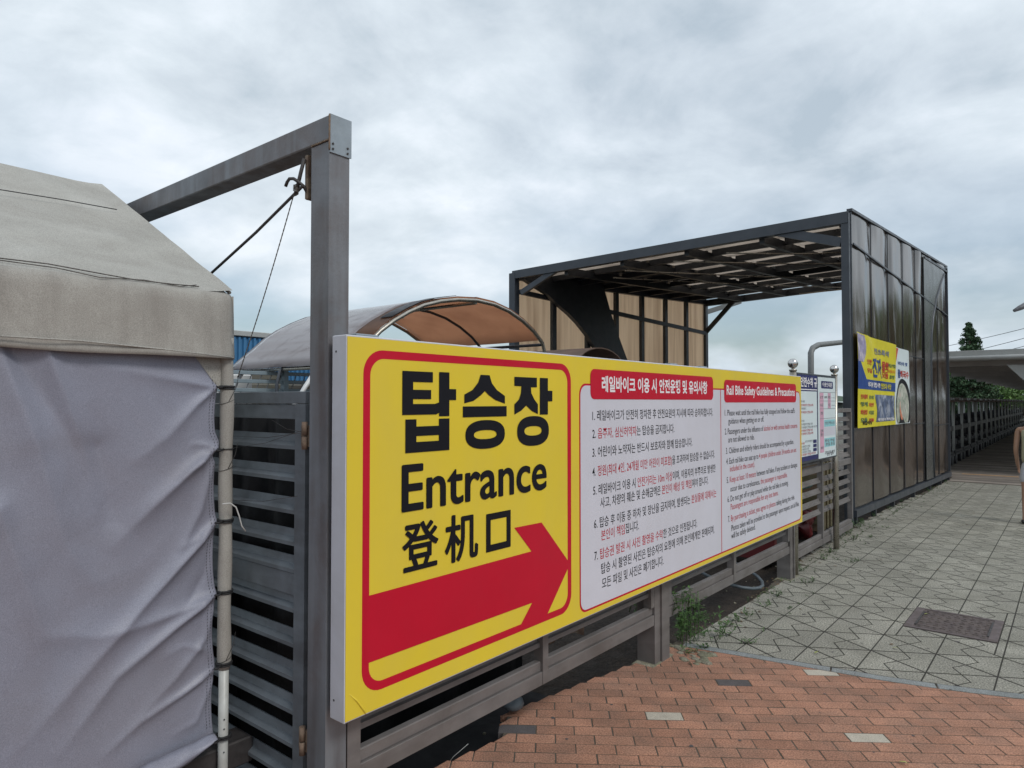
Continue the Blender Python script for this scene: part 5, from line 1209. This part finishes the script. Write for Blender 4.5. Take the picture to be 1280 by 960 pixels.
# ================================================================== SHED ROOF over the boardwalk
sh = thing('shed_roof', (1.5, 30, 0), 'long grey metal shed roof over the row of rail bikes', 'shed')
RZ0 = 2.50; X0_, X1_ = -3.2, 2.4
g0 = 18.3
MB().box(X0_, X1_, g0, g0 + 0.05, RZ0 + 0.06, RZ0 + 0.24, c=.005).build('fascia', M_shed, sh)
MB().tube([(X0_, g0 - .05, RZ0 + 0.06), (X1_, g0 - 0.05, RZ0 + 0.06)], 0.06, 10).build('gutter', M_shed, sh)
m1 = MB(); n = 70
for i in range(n + 1):
    x = X0_ + (X1_ - X0_) * i / n; z = RZ0 + 0.05 + 0.03 * (i % 2)
    m1.v += [Vector((x, g0 + .06, z)), Vector((x, 62, z + .1))]
for i in range(n): m1.f.append([2 * i, 2 * i + 1, 2 * i + 3, 2 * i + 2]); m1.mi.append(0); m1.sm.append(False)
o = m1.build('roof_underside', M_under, sh)
for k in range(12):
    y = g0 + 0.5 + k * 3.7
    MB().box(X0_ + .1, X1_ - .1, y, y + .08, RZ0 - 0.09, RZ0 + 0.035).build('rafter', M_under, sh)
    for x in (2.1,): MB().box(x, x + .1, y, y + .1, 0, RZ0 - .1).build('shed_post', M_shed, sh)
br = [onY(1258, 456, g0 + .1), onY(1285, 456, g0 + .1), onY(1285, 480, g0 + .1)]
MB().prism(br, (0, 1, 0), 0.03).build('bracket_plate', M_shed, sh)

# ================================================================== RAIL BIKES parked in a row
def make_bike():
    t = thing('rail_bike', (0, 0, 0), 'x', 'rail bike', 'rail bikes parked nose to tail under the shed')
    MB().box(-0.70, 0.70, -0.75, 0.75, 0.30, 0.36, c=.01).box(-0.72, -0.64, -0.78, 0.78, 0.24, 0.30).box(0.64, 0.72, -0.78, 0.78, 0.24, 0.30).build('chassis', M_bikeblk, t)
    for x in (-0.66, 0.66):
        for y in (-0.5, 0.5):
            a = [(x - .04, y, 0.20), (x + .04, y, 0.20)]; MB().tube(a, 0.19, 14).build('wheel', M_bikeblk, t)
            MB().tube([(x - .046, y, .2), (x + .046, y, .2)], 0.05, 8).build('hub', M_bikegry, t)
    for x in (-0.42, 0.36):
        for y in (-0.42, 0.38):
            MB().box(x - .24, x + .24, y - .2, y + .2, 0.52, 0.62, c=.03).build('seat', M_bikeblk, t)
            MB().box(x - .24, x + .24, y + .17, y + .25, 0.64, 1.10, c=.03).build('backrest', M_bikeblk, t)
            MB().box(x - .05, x + .05, y - .05, y + .05, .36, .52).build('seat_stem', M_bikegry, t)
            MB().tube([(x - .2, y - .32, 0.86), (x + .2, y - .32, 0.86)], 0.02, 6).tube([(x, y - .32, .36), (x, y - .32, .86)], 0.018, 6).build('handlebar', M_bikegry, t)
            MB().tube([(x - .06, y - .40, .44), (x + .06, y - .40, .44)], 0.09, 10).build('pedal_crank', M_bikegry, t)
    for x in (-0.68, 0.68):
        MB().tube([(x, -.7, .36), (x, -.72, 1.0), (x, -.6, 1.68)], 0.020, 6).build('roof_post', M_shed, t)
        MB().tube([(x, .7, .36), (x, .72, 1.0), (x, .66, 1.68)], 0.020, 6).build('roof_post', M_shed, t)
        MB().box(x - .02, x + .02, -.7, .7, .86, .98, c=.005).build('side_board', M_bikeblk, t)
    m1 = MB()
    for i in range(9):
        x = -0.80 + 0.2 * i; z = 1.70 - 0.12 * (x / 0.8) ** 2; m1.v += [Vector((x, -.84, z)), Vector((x, .84, z))]
    for i in range(8): m1.f.append([2 * i, 2 * i + 1, 2 * i + 3, 2 * i + 2]); m1.mi.append(0); m1.sm.append(True)
    o = m1.build('roof_sheet', M_bikeroof, t); s2 = o.modifiers.new('thick', 'SOLIDIFY'); s2.thickness = 0.02
    return t
words = ['first', 'second', 'third', 'fourth', 'fifth', 'sixth', 'seventh', 'eighth', 'ninth', 'tenth', 'eleventh', 'twelfth', 'thirteenth', 'fourteenth', 'fifteenth', 'sixteenth', 'seventeenth', 'eighteenth', 'nineteenth', 'twentieth', 'twenty-first', 'twenty-second']
bk = make_bike()
for i in range(22):
    b = bk if i == 0 else copy_tree(bk)
    b.location = (-3.05 - 0.004 * i, 17.75 + 1.72 * i, 0.012)
    b['label'] = 'black four-seat rail bike with thin roof, %s in the row from the canopy wall' % words[i]

# ================================================================== TREES
def leaf_cloud(mb, c, r, n, size, squash=0.8, mi=0):
    for _ in range(n):
        while True:
            v = Vector((random.uniform(-1, 1), random.uniform(-1, 1), random.uniform(-1, 1)))
            if 0.25 < v.length < 1: break
        p = Vector(c) + Vector((v.x * r, v.y * r, v.z * r * squash)); a = Vector((random.gauss(0, 1), random.gauss(0, 1), random.gauss(0, 1))).normalized(); b = a.orthogonal().normalized(); b.rotate(Matrix.Rotation(random.uniform(0, 6.28), 3, a))
        s_ = size * random.uniform(.6, 1.3); d = a.cross(b)
        mb.add([p - b * s_, p + d * s_ * .5, p + b * s_, p - d * s_ * .5], [(0, 1, 2, 3)], mi)
def tree(kind, loc, h, r, label, group, seed=0, n=60, size=0.13):
    random.seed(seed); m_ = M_conif if kind == 'conifer_tree' else M_bushg
    t = thing(kind, loc, label, 'tree', group); x, y, z = loc
    tr = MB().tube([(x, y, z), (x + .05, y, z + h * .5), (x, y, z + h * .95)], [h * .022, h * .016, h * .004], 8)
    cr_ = MB()
    if kind == 'conifer_tree':
        for k in range(27):
            f_ = k / 26; zz2 = z + h * (0.18 + 0.80 * f_); rr = r * (1 - f_) ** 0.8 + 0.08
            nb_ = max(4, int(15 * (1 - f_)) + 3)
            for j in range(nb_):
                a = random.uniform(0, 6.28); L2 = rr * random.uniform(.65, 1.12); tip = Vector((x + L2 * math.cos(a), y + L2 * math.sin(a), zz2 - 0.10 * L2 + random.uniform(-.1, .15)))
                tr.tube([(x, y, zz2), tip], [0.03, 0.008], 5)
                for q in (0.45, 0.7, 0.95): leaf_cloud(cr_, Vector((x, y, zz2)).lerp(tip, q), 0.30 * (1.1 - q * .3) * (0.6 + 0.5 * rr / r), int(n * .36), size, 0.75)
    else:
        for k in range(26):
            a = random.uniform(0, 6.28); f_ = random.uniform(.45, 1.0); rr = r * math.sqrt(max(0.08, 1 - (1.9 * (f_ - .62)) ** 2)) * random.uniform(.5, 1.0)
            tip = Vector((x + rr * math.cos(a), y + rr * math.sin(a), z + h * f_ * .92)); tr.tube([(x, y, z + h * f_ * .55), tip], [h * .009, 0.012], 5)
            leaf_cloud(cr_, tip, r * 0.36, n, size)
    tr.build('trunk', M_bark, t); cr_.build('crown', m_, t); random.seed(seed + 99); return t
p = atD(1213, 502, 44); tree('conifer_tree', (p.x, p.y, -0.4), 7.05, 1.9, 'tall dark conifer rising above the shed roof', None, 1, 60, 0.085)
for i, (px, py, D, r_, lab) in enumerate(((1243, 433, 60, 0.5, 'slim young tree tip left of the pair beyond the shed roof'), (1254, 438, 62, 0.7, 'low rounded tree top in the middle beyond the shed roof'), (1263, 438, 60, 0.6, 'low tree top rightmost beyond the shed roof'))):
    p = atD(px, 502, D); tree('broadleaf_tree', (p.x, p.y, -0.4), 0.4 + 1.6 + (502 - py) * D / FPX, r_, lab, 'small trees beyond the shed roof', 20 + i, 30, 0.13)
for i, (px, py, D, r_) in enumerate(((1200, 462, 48, 1.5), (1216, 466, 52, 1.6), (1234, 468, 55, 1.7), (1250, 474, 58, 1.8), (1266, 478, 62, 1.8), (1284, 482, 66, 2.0), (1300, 484, 66, 2.0))):
    p = atD(px, 502, D); tree('broadleaf_tree', (p.x, p.y, -0.4), 2.0 + (502 - py) * D / FPX, r_, 'leafy green tree behind the rail bikes, %s of the row from the canopy wall' % words[i], 'trees behind the rail bikes', 40 + i, 55, 0.15)
for i in range(9):
    x = (9.5, 13, 9, 12.5, 8.2, 5.0, 2.2, 7.0, 11)[i]; y = (14, 22, 30, 38, 45, 50, 58, 60, 54)[i]
    tree('broadleaf_tree', (x, y, -0.4), (6.5, 7, 7.5, 8, 8.6, 8.4, 8.2, 10.5, 9)[i], 3.0, 'large roadside tree out of frame on the right, %s from the viewer' % words[i], 'roadside trees at the right', 70 + i, 60, 0.30)
gh = thing('greenhouse', (-14, 78, -0.4), 'long pale greenhouse far behind the rail bikes', 'greenhouse')
for i in range(8):
    x = -26 + i * 5.2; m1 = MB()
    for k in range(9):
        a = math.pi * k / 8
        for y in (72, 86): m1.v.append(Vector((x + 2.4 - 2.4 * math.cos(a), y, 0.5 + 1.1 * math.sin(a))))
    for k in range(8): m1.f.append([2 * k, 2 * k + 1, 2 * k + 3, 2 * k + 2]); m1.mi.append(0); m1.sm.append(True)
    m1.box(x, x + 4.8, 72, 86, -0.4, 0.5); m1.build('tunnel', M_pale, gh)
# low wooded rise that closes the horizon
m1 = MB(); n = 120
for i in range(n + 1):
    a = R(-80) + R(170) * i / n; r_ = 420; x, y = r_ * math.sin(a), r_ * math.cos(a); h = 4 + 5 * abs(nz((a * 3, 0, 2))) + 2 * nz((a * 40, 0, 5))
    m1.v += [Vector((x, y, -1)), Vector((x * 1.05, y * 1.05, h)), Vector((x * 1.3, y * 1.3, -1))]
for i in range(n):
    for k in (0, 1): a = 3 * i + k; m1.f.append([a, a + 3, a + 4, a + 1]); m1.mi.append(0); m1.sm.append(True)
tag(m1.build('hills', mat('wooded_rise', (0.06, 0.09, 0.06), 0.9, 0, 0.3, 0.05)), kind='structure')

# ================================================================== WEEDS AND LITTER
def weed(mb, x, y, z, h, n, leaf=0.03, spread=0.06, mi=0):
    for s_ in range(max(1, n // 6)):
        a = random.uniform(0, 6.28); tip = Vector((x + spread * math.cos(a) * random.random() * 1.4, y + spread * math.sin(a) * random.random() * 1.4, z + h * random.uniform(.7, 1.0)))
        b0 = Vector((x + .01 * math.cos(a), y + .01 * math.sin(a), z)); mb.tube([b0, (b0 + tip) / 2 + Vector((.004, 0, .004)), tip], [0.0018, 0.0015, 0.0008], 4)
        for k in range(6):
            t = 0.25 + 0.75 * k / 5; c = b0.lerp(tip, t); ang = random.uniform(0, 6.28); d = Vector((math.cos(ang), math.sin(ang), random.uniform(-.1, .6))).normalized(); sd2 = d.cross(Vector((0, 0, 1))).normalized(); L2 = leaf * random.uniform(.7, 1.25)
            mb.add([c, c + d * L2 * .45 + sd2 * L2 * .24 + Vector((0, 0, .003)), c + d * L2, c + d * L2 * .45 - sd2 * L2 * .24 + Vector((0, 0, .003))], [(0, 1, 2, 3)], mi)
random.seed(5)
bsh = MB()
for i in range(32):
    q_ = onX(860 + random.gauss(0, 9), random.uniform(752, 798), -1.965 - random.uniform(0, .10)); weed(bsh, q_.x, q_.y, q_.z, random.uniform(.06, .13), 12, 0.040, 0.06)
for k in range(5):
    q_ = onX(852 + 5 * k, 800, -1.99); bsh.tube([(q_.x, q_.y, -.05), (q_.x + .01, q_.y, .15), (q_.x, q_.y + .01, .32)], .003, 5)
for i in range(10): weed(bsh, -2.3 + random.uniform(-.1, .1), 4.25 + random.uniform(-.15, .2), random.uniform(.1, .3), .25, 12, 0.04, 0.12)
tag(bsh.build('leafy_weed', M_leaf), 'leafy green weed growing through the fence right of the square post', 'plant')
wd = MB()
for px, py, h, n in ((858, 790, .10, 18), (870, 800, .16, 12), (895, 802, .20, 12), (905, 795, .12, 18), (925, 775, .06, 12), (940, 770, .05, 12), (972, 745, .06, 12), (935, 805, .04, 12), (1010, 728, .05, 12), (1000, 712, .05, 12), (1058, 668, .10, 24), (1066, 662, .14, 24), (1074, 660, .12, 24), (1080, 655, .08, 18),
                     (1095, 646, .06, 12), (1068, 675, .05, 18), (1112, 636, .05, 12), (1128, 628, .06, 12), (1140, 618, .05, 12), (1085, 672, .03, 12), (1068, 703, .04, 12), (1160, 612, .05, 12), (846, 800, .06, 12), (880, 812, .03, 12), (1120, 640, .03, 10), (1040, 690, .04, 12), (985, 760, .02, 10), (885, 775, .05, 12), (960, 758, .04, 12), (1030, 700, .05, 14), (1105, 660, .02, 10), (1180, 603, .06, 14), (915, 783, .05, 12), (860, 815, .04, 12)):
    p = onZ(px, py); 
    for q in range(2): weed(wd, p.x + random.uniform(-.03, .03), p.y + random.uniform(-.05, .05), -0.005, h, n, 0.022 + h * .08, 0.02 + h * .45)
# tufts along joints near the fence and the wall foot
for i in range(260):
    y = random.uniform(4.4, 16.0); x = left_x(y) + abs(random.gauss(0, .16)); k_ = round((x + 1.042) / HX)
    if random.random() < .45: x = -1.042 + HX * k_ + random.uniform(-.006, .006)
    if x < left_x(y): continue
    weed(wd, x, y, -0.008, random.uniform(.012, .04), 6, 0.016, 0.03)
tag(wd.build('weeds', M_leaf), 'small weeds sprouting along the paving joints by the fence', 'weeds', kind='stuff')
for i, (px, py, a, lab) in enumerate(((1115, 811, .3, 'yellow fallen leaf on grey paving before the manhole cover'), (1018, 818, 1.2, 'small yellow leaf by the edging on grey paving'), (1123, 954, .1, 'yellow leaf on the red bricks at the bottom edge'), (1155, 769, .8, 'pale leaf lying on the manhole cover'))):
    p = onZ(px, py); m1 = MB(); d = Vector((math.cos(a), math.sin(a), 0)); e = Vector((-d.y, d.x, 0)); L2 = 0.030
    vs = [p + Vector((0, 0, .008))]; 
    for t, w2, z in ((.3, .28, .010), (.65, .26, .013), (1, 0, .006)):
        c = p + d * L2 * t * 1.3; vs += [c + e * w2 * L2 + Vector((0, 0, z)), c - e * w2 * L2 + Vector((0, 0, z + .003))]
    m1.add(vs, [(0, 2, 1), (1, 2, 4, 3), (3, 4, 6, 5)]); tag(m1.build('fallen_leaf', M_yleaf), lab, 'leaf', 'fallen leaves')
sp2 = MB(); random.seed(31)
for i in range(150):
    x = random.uniform(-2.1, .6); y = random.uniform(2.0, 9.5); z_ = 0.0012
    if x < left_x(y): continue
    r0 = random.uniform(.003, .009) if i % 6 else random.uniform(.010, .018); k = len(sp2.v)
    sp2.add([(x + r0 * math.cos(t * .785) * random.uniform(.7, 1.2), y + r0 * math.sin(t * .785) * random.uniform(.7, 1.2), z_ + .0008) for t in range(8)], [tuple(range(8))])
tag(sp2.build('gum_spots', M_brickd), 'small dark gum spots and grit trodden into the paving', 'grit', kind='stuff')
lt = MB(); random.seed(77)
for i in range(420):
    y = random.choice((random.uniform(3.9, 8), random.uniform(8, 16))); x = left_x(y) + abs(random.gauss(0, .10)) - .05
    if i % 7 == 0: x = left_x(y) + random.uniform(0, 1.2)
    if x < left_x(y) - .02 and y < 6: continue
    a = random.uniform(0, 6.28); L2 = random.uniform(.006, .022); d = Vector((math.cos(a), math.sin(a), random.uniform(-.1, .3))) * L2; e = Vector((-math.sin(a), math.cos(a), random.uniform(-.3, .3))) * L2 * .45; c = Vector((x, y, .005))
    lt.add([c - d, c + e, c + d, c - e], [(0, 1, 2, 3)])
tag(lt.build('leaf_litter', mat('dry_leaf_brown', (0.12, 0.08, 0.045), 0.9, 0, 0.4, 30, island=0.5)), 'dry brown leaf litter and dirt along the foot of the fence and wall', 'litter', kind='stuff')
# crumbled concrete where the bricks end at the post
mc = MB()
for i in range(42):
    x = -2.10 + random.uniform(0, .33); y = 3.98 + random.uniform(-.02, .24); s_ = random.uniform(.008, .035)
    if y > curb_y(x) + .1: continue
    mc.sphere((x, y, 0.0), s_, 6, 4, sc=(1.3, 1, .35))
tag(mc.build('rubble', M_concrete), 'crumbled mossy rubble at the foot of the square fence post', 'rubble', kind='stuff')
random.seed(12)
sm_ = MB()
for i in range(70):
    y = random.uniform(2.2, 9); x = left_x(y) + random.uniform(-.35, .04); sm_.sphere((x, y, -0.02 if x > left_x(y) else -0.2 + (0.18 if y > 4.2 else 0)), random.uniform(.004, .014), 6, 4, sc=(1, 1, .6))
tag(sm_.build('gravel', M_concrete), 'loose gravel and crumbs along the pavement edge', 'gravel', kind='stuff')
ph = onZ(962, 716); tag(MB().tube([(-2.42 + .34 * math.cos(a * .3 - 2.2), 5.85 + .30 * math.sin(a * .3 - 2.2), .03 + .10 * (1 - math.cos(a * .3 - 2.2)) ) for a in range(17)], 0.014, 8).build('hose', M_hose), 'grey plastic hose looping out below the fence', 'hose')
tag(MB().tube([(-2.35, 2.30, -.18), (-2.26, 2.32, -.05), (-2.22, 2.38, .0)], 0.0015, 4).build('wire', M_cord), 'thin bent wire in the dark hole under the sign', 'wire')
# crumpled plastic under the fence
def crumple(name, c, r, m_, lab, cat, seed, sc=(1, 1, .6)):
    m1 = MB(); m1.sphere(c, r, 16, 10, sc=sc)
    for v in m1.v: v += Vector((nz(v * 9 + Vector((seed, 0, 0))), nz(v * 9 + Vector((0, seed, 0))), nz(v * 9 + Vector((0, 0, seed))))) * r * .9
    tag(m1.build(name, m_), lab, cat)
crumple('plastic_bag', (-2.30, 2.76, 0.06), 0.06, M_hose, 'crumpled grey plastic bag under the fence rail', 'bag', 3)
crumple('plastic_bag', (-2.42, 2.95, 0.30), 0.07, M_whtp, 'white plastic scrap behind the rail left of the mullion', 'bag', 8, (.6, 1.2, .5))
crumple('dead_leaves', (-2.45, 3.35, 0.26), 0.13, M_rust, 'heap of brown dead leaves behind the fence rail', 'leaves', 5, (1, 1.7, .4))
crumple('plastic_bag', (-2.40, 4.62, 0.34), 0.08, M_whtp, 'pale plastic scrap behind the fence right of the leafy weed', 'bag', 11, (.5, 1.2, .6))
crumple('plastic_bag', (-2.42, 4.45, 0.33), 0.07, M_tealp, 'teal plastic scrap behind the leafy weed', 'bag', 15, (.5, 1.2, .6))
# things stored behind the notice board fence
tag(MB().box(-2.9, -2.35, 7.05, 8.3, 0.62, 0.655, c=.01).build('folded_tarp', M_tealp), 'folded teal tarpaulin behind the fence under the notice board', 'tarpaulin')
crt = thing('plastic_crate', (-2.6, 7.3, 0), 'red plastic crate behind the louvred fence under the notice board', 'crate')
MB().box(-2.85, -2.35, 7.0, 7.55, 0.0, .05).box(-2.85, -2.82, 7.0, 7.55, .05, .42).box(-2.38, -2.35, 7.0, 7.55, .05, .42).box(-2.82, -2.38, 7.0, 7.03, .05, .42).box(-2.82, -2.38, 7.52, 7.55, .05, .42).build('crate_body', M_redp, crt)
MB().box(-2.87, -2.33, 6.98, 7.57, .42, .45, c=.005).build('rim', M_redp, crt)
crumple('plastic_sack', (-2.45, 7.6, 0.47), 0.11, M_whtp, 'white sack slumped behind the fence beside the red crate', 'sack', 21, (.6, 1.1, .9))
crumple('plastic_sack', (-2.45, 8.2, 0.22), 0.16, M_redp, 'dark red sack low behind the fence right of the crate', 'sack', 25, (.6, 1.1, .9))
crumple('plastic_sack', (-2.40, 7.95, 0.68), 0.07, M_whtp, 'white rag on the teal tarpaulin', 'rag', 31, (.6, 1.6, .5))
tag(MB().prism([(-2.3, 7.2, .84), (-2.3, 7.36, .90), (-2.36, 7.38, .98), (-2.36, 7.22, .90)], (1, 0, .1), .006).build('paper_sheet', M_whtp), 'white sheet stuck between the slats under the notice board', 'paper')
M_crate2 = mat('worn_plywood', (0.16, 0.105, 0.065), .8, 0, .3, 6)
for i, (z0, z1, lab) in enumerate(((0.0, 0.9, 'lower brown plywood box behind the fence beside the canopy post'), (0.91, 1.72, 'upper brown plywood box behind the fence beside the canopy post'))):
    t = thing('plywood_box', (-3.0, 9.2, z0), lab, 'box'); MB().box(-3.6, -2.45, 8.9, 9.5, z0, z1, c=.01).build('box_body', M_crate2, t)
    for k in range(4): MB().box(-2.449, -2.43, 8.9 + .15 * k, 8.97 + .15 * k, z0 + .01, z1 - .01).build('batten', M_wood, t)
    for k in range(3): MB().box(-3.55, -2.46, 8.88, 8.899, z0 + .1 + k * .25, z0 + .2 + k * .25).build('batten', M_wood, t)
tag(MB().box(-4.6, -3.2, 6.6, 8.8, -.2, .75, c=.03).build('covered_pallet', M_shade_tarp), 'dark covered pallet behind the notice board fence', 'pallet')

# ================================================================== PERSON at the right edge
PC = onZ(1291, 654)
def person(base, yaw):
    t = thing('person', base, 'person in sleeveless beige top and pale shorts walking away at the right edge', 'person')
    H = 1.54
    def sk(name, verts, edges, m_, sub=2, root=0):
        me = bpy.data.meshes.new(name); me.from_pydata([v[0] for v in verts], edges, []); me.materials.append(m_)
        o = bpy.data.objects.new(name, me); COL.objects.link(o)
        s2 = o.modifiers.new('skin', 'SKIN'); s2.use_smooth_shade = True; s2.branch_smoothing = .6
        for i, v in enumerate(verts):
            me.skin_vertices[0].data[i].radius = v[1] if isinstance(v[1], tuple) else (v[1], v[1])
        me.skin_vertices[0].data[root].use_root = True
        su = o.modifiers.new('sub', 'SUBSURF'); su.levels = sub; su.render_levels = sub
        o.parent = t; return o
    h = H
    V_ = [((0, 0, .50 * h), (.105, .075)), ((0, 0, .60 * h), (.095, .068)), ((0, .01, .72 * h), (.115, .075)), ((0, .01, .80 * h), (.10, .06)), ((0, .0, .85 * h), .036), ((0, -.005, .875 * h), .036)]
    E_ = [(0, 1), (1, 2), (2, 3), (3, 4), (4, 5)]
    for s_ in (-1, 1):
        k = len(V_); sw = s_ * .07
        V_ += [((s_ * .115, .01, .805 * h), .042), ((s_ * .145, .0 - sw * .2, .79 * h), .038), ((s_ * .175, -.01 - sw * .5, .62 * h), .030), ((s_ * .175, .08 - sw * .4, .50 * h), .023), ((s_ * .172, .11 - sw * .4, .465 * h), .017), ((s_ * .170, .125 - sw * .4, .445 * h), (.017, .026))]
        E_ += [(3, k), (k, k + 1), (k + 1, k + 2), (k + 2, k + 3), (k + 3, k + 4), (k + 4, k + 5)]
        for f_ in range(5):
            q = len(V_); dx = (f_ - 1.5) * .012 if f_ < 4 else -.03 * s_; b = V_[k + 5][0]
            L2 = (.030, .036, .034, .028, .022)[f_]
            V_ += [((b[0] + dx * .3, b[1] + dx * .8, b[2] - .016), .0075), ((b[0] + dx * .3 - s_ * .004, b[1] + dx * .9, b[2] - .016 - L2 * .6), .007), ((b[0] + dx * .3 - s_ * .012, b[1] + dx * .9 + .008, b[2] - .016 - L2 * 1.1), .0055)]
            E_ += [(k + 5, q), (q, q + 1), (q + 1, q + 2)]
        k = len(V_); st2 = s_ * .11
        V_ += [((s_ * .055, 0, .475 * h), .075), ((s_ * .06, st2 * .5, .28 * h), .046), ((s_ * .06, st2 * .55, .20 * h), .044), ((s_ * .06, st2 * .9 - (.03 if s_ < 0 else 0), .05 * h), .026), ((s_ * .062, st2 - .02, .022 * h), .028), ((s_ * .066, st2 + .10, .014 * h), (.032, .016))]
        E_ += [(0, k), (k, k + 1), (k + 1, k + 2), (k + 2, k + 3), (k + 3, k + 4), (k + 4, k + 5)]
    sk('body', V_, E_, M_skin)
    sk('shirt', [((0, 0, .475 * h), (.128, .098)), ((0, 0, .60 * h), (.118, .092)), ((0, .01, .72 * h), (.134, .098)), ((0, .01, .80 * h), (.112, .075)), ((0, 0, .835 * h), (.055, .045)), ((-.10, .01, .815 * h), (.045, .045)), ((.10, .01, .815 * h), (.045, .045))],
       [(0, 1), (1, 2), (2, 3), (3, 4), (3, 5), (3, 6)], M_shirt)
    sk('shorts', [((0, 0, .50 * h), (.122, .095)), ((-.058, -.01, .46 * h), .086), ((-.062, -.04, .33 * h), .068), ((.058, .01, .46 * h), .086), ((.062, .04, .33 * h), .068), ((0, 0, .545 * h), (.115, .085))], [(0, 1), (1, 2), (0, 3), (3, 4), (0, 5)], M_shorts)
    hd = MB().sphere((0, .012, .935 * h), .082, 20, 14, sc=(.86, 1.05, 1.22)); hd.sphere((0, .098, .925 * h), .014, 8, 6, sc=(.8, 1, 1.3))
    for s_ in (-1, 1): hd.sphere((s_ * .072, 0, .93 * h), .018, 8, 6, sc=(.4, .8, 1.2))
    ho = MB()
    for v in hd.v: pass
    base0 = WLOC[t.name]
    def loc_build(mb_, name, m_):
        for v in mb_.v: v += base0
        return mb_.build(name, m_, t)
    loc_build(hd, 'head', M_skin)
    fc = MB()
    for s_ in (-1, 1): fc.sphere((s_ * .028, .090, .937 * h), .008, 8, 6)
    loc_build(fc, 'eyes', M_hair); loc_build(MB().sphere((0, .091, .903 * h), .016, 8, 6, sc=(1.2, .4, .3)), 'mouth', M_redp)
    loc_build(MB().sphere((0, -.012, .948 * h), .092, 18, 12, sc=(.92, 1.0, 1.14)).sphere((0, -.045, .90 * h), .07, 14, 10, sc=(.95, .7, 1.1)), 'hair', M_hair)
    for s_ in (-1, 1): loc_build(MB().sphere((s_ * .064, s_ * .11 + .03, .030), .05, 14, 8, sc=(.85, 2.3, .62)), 'shoe', M_bikeblk)
    t.rotation_euler = (0, 0, yaw); return t
person((PC.x, PC.y, 0.0), R(-8))
print('bricks', nb, 'stones', len(acc))
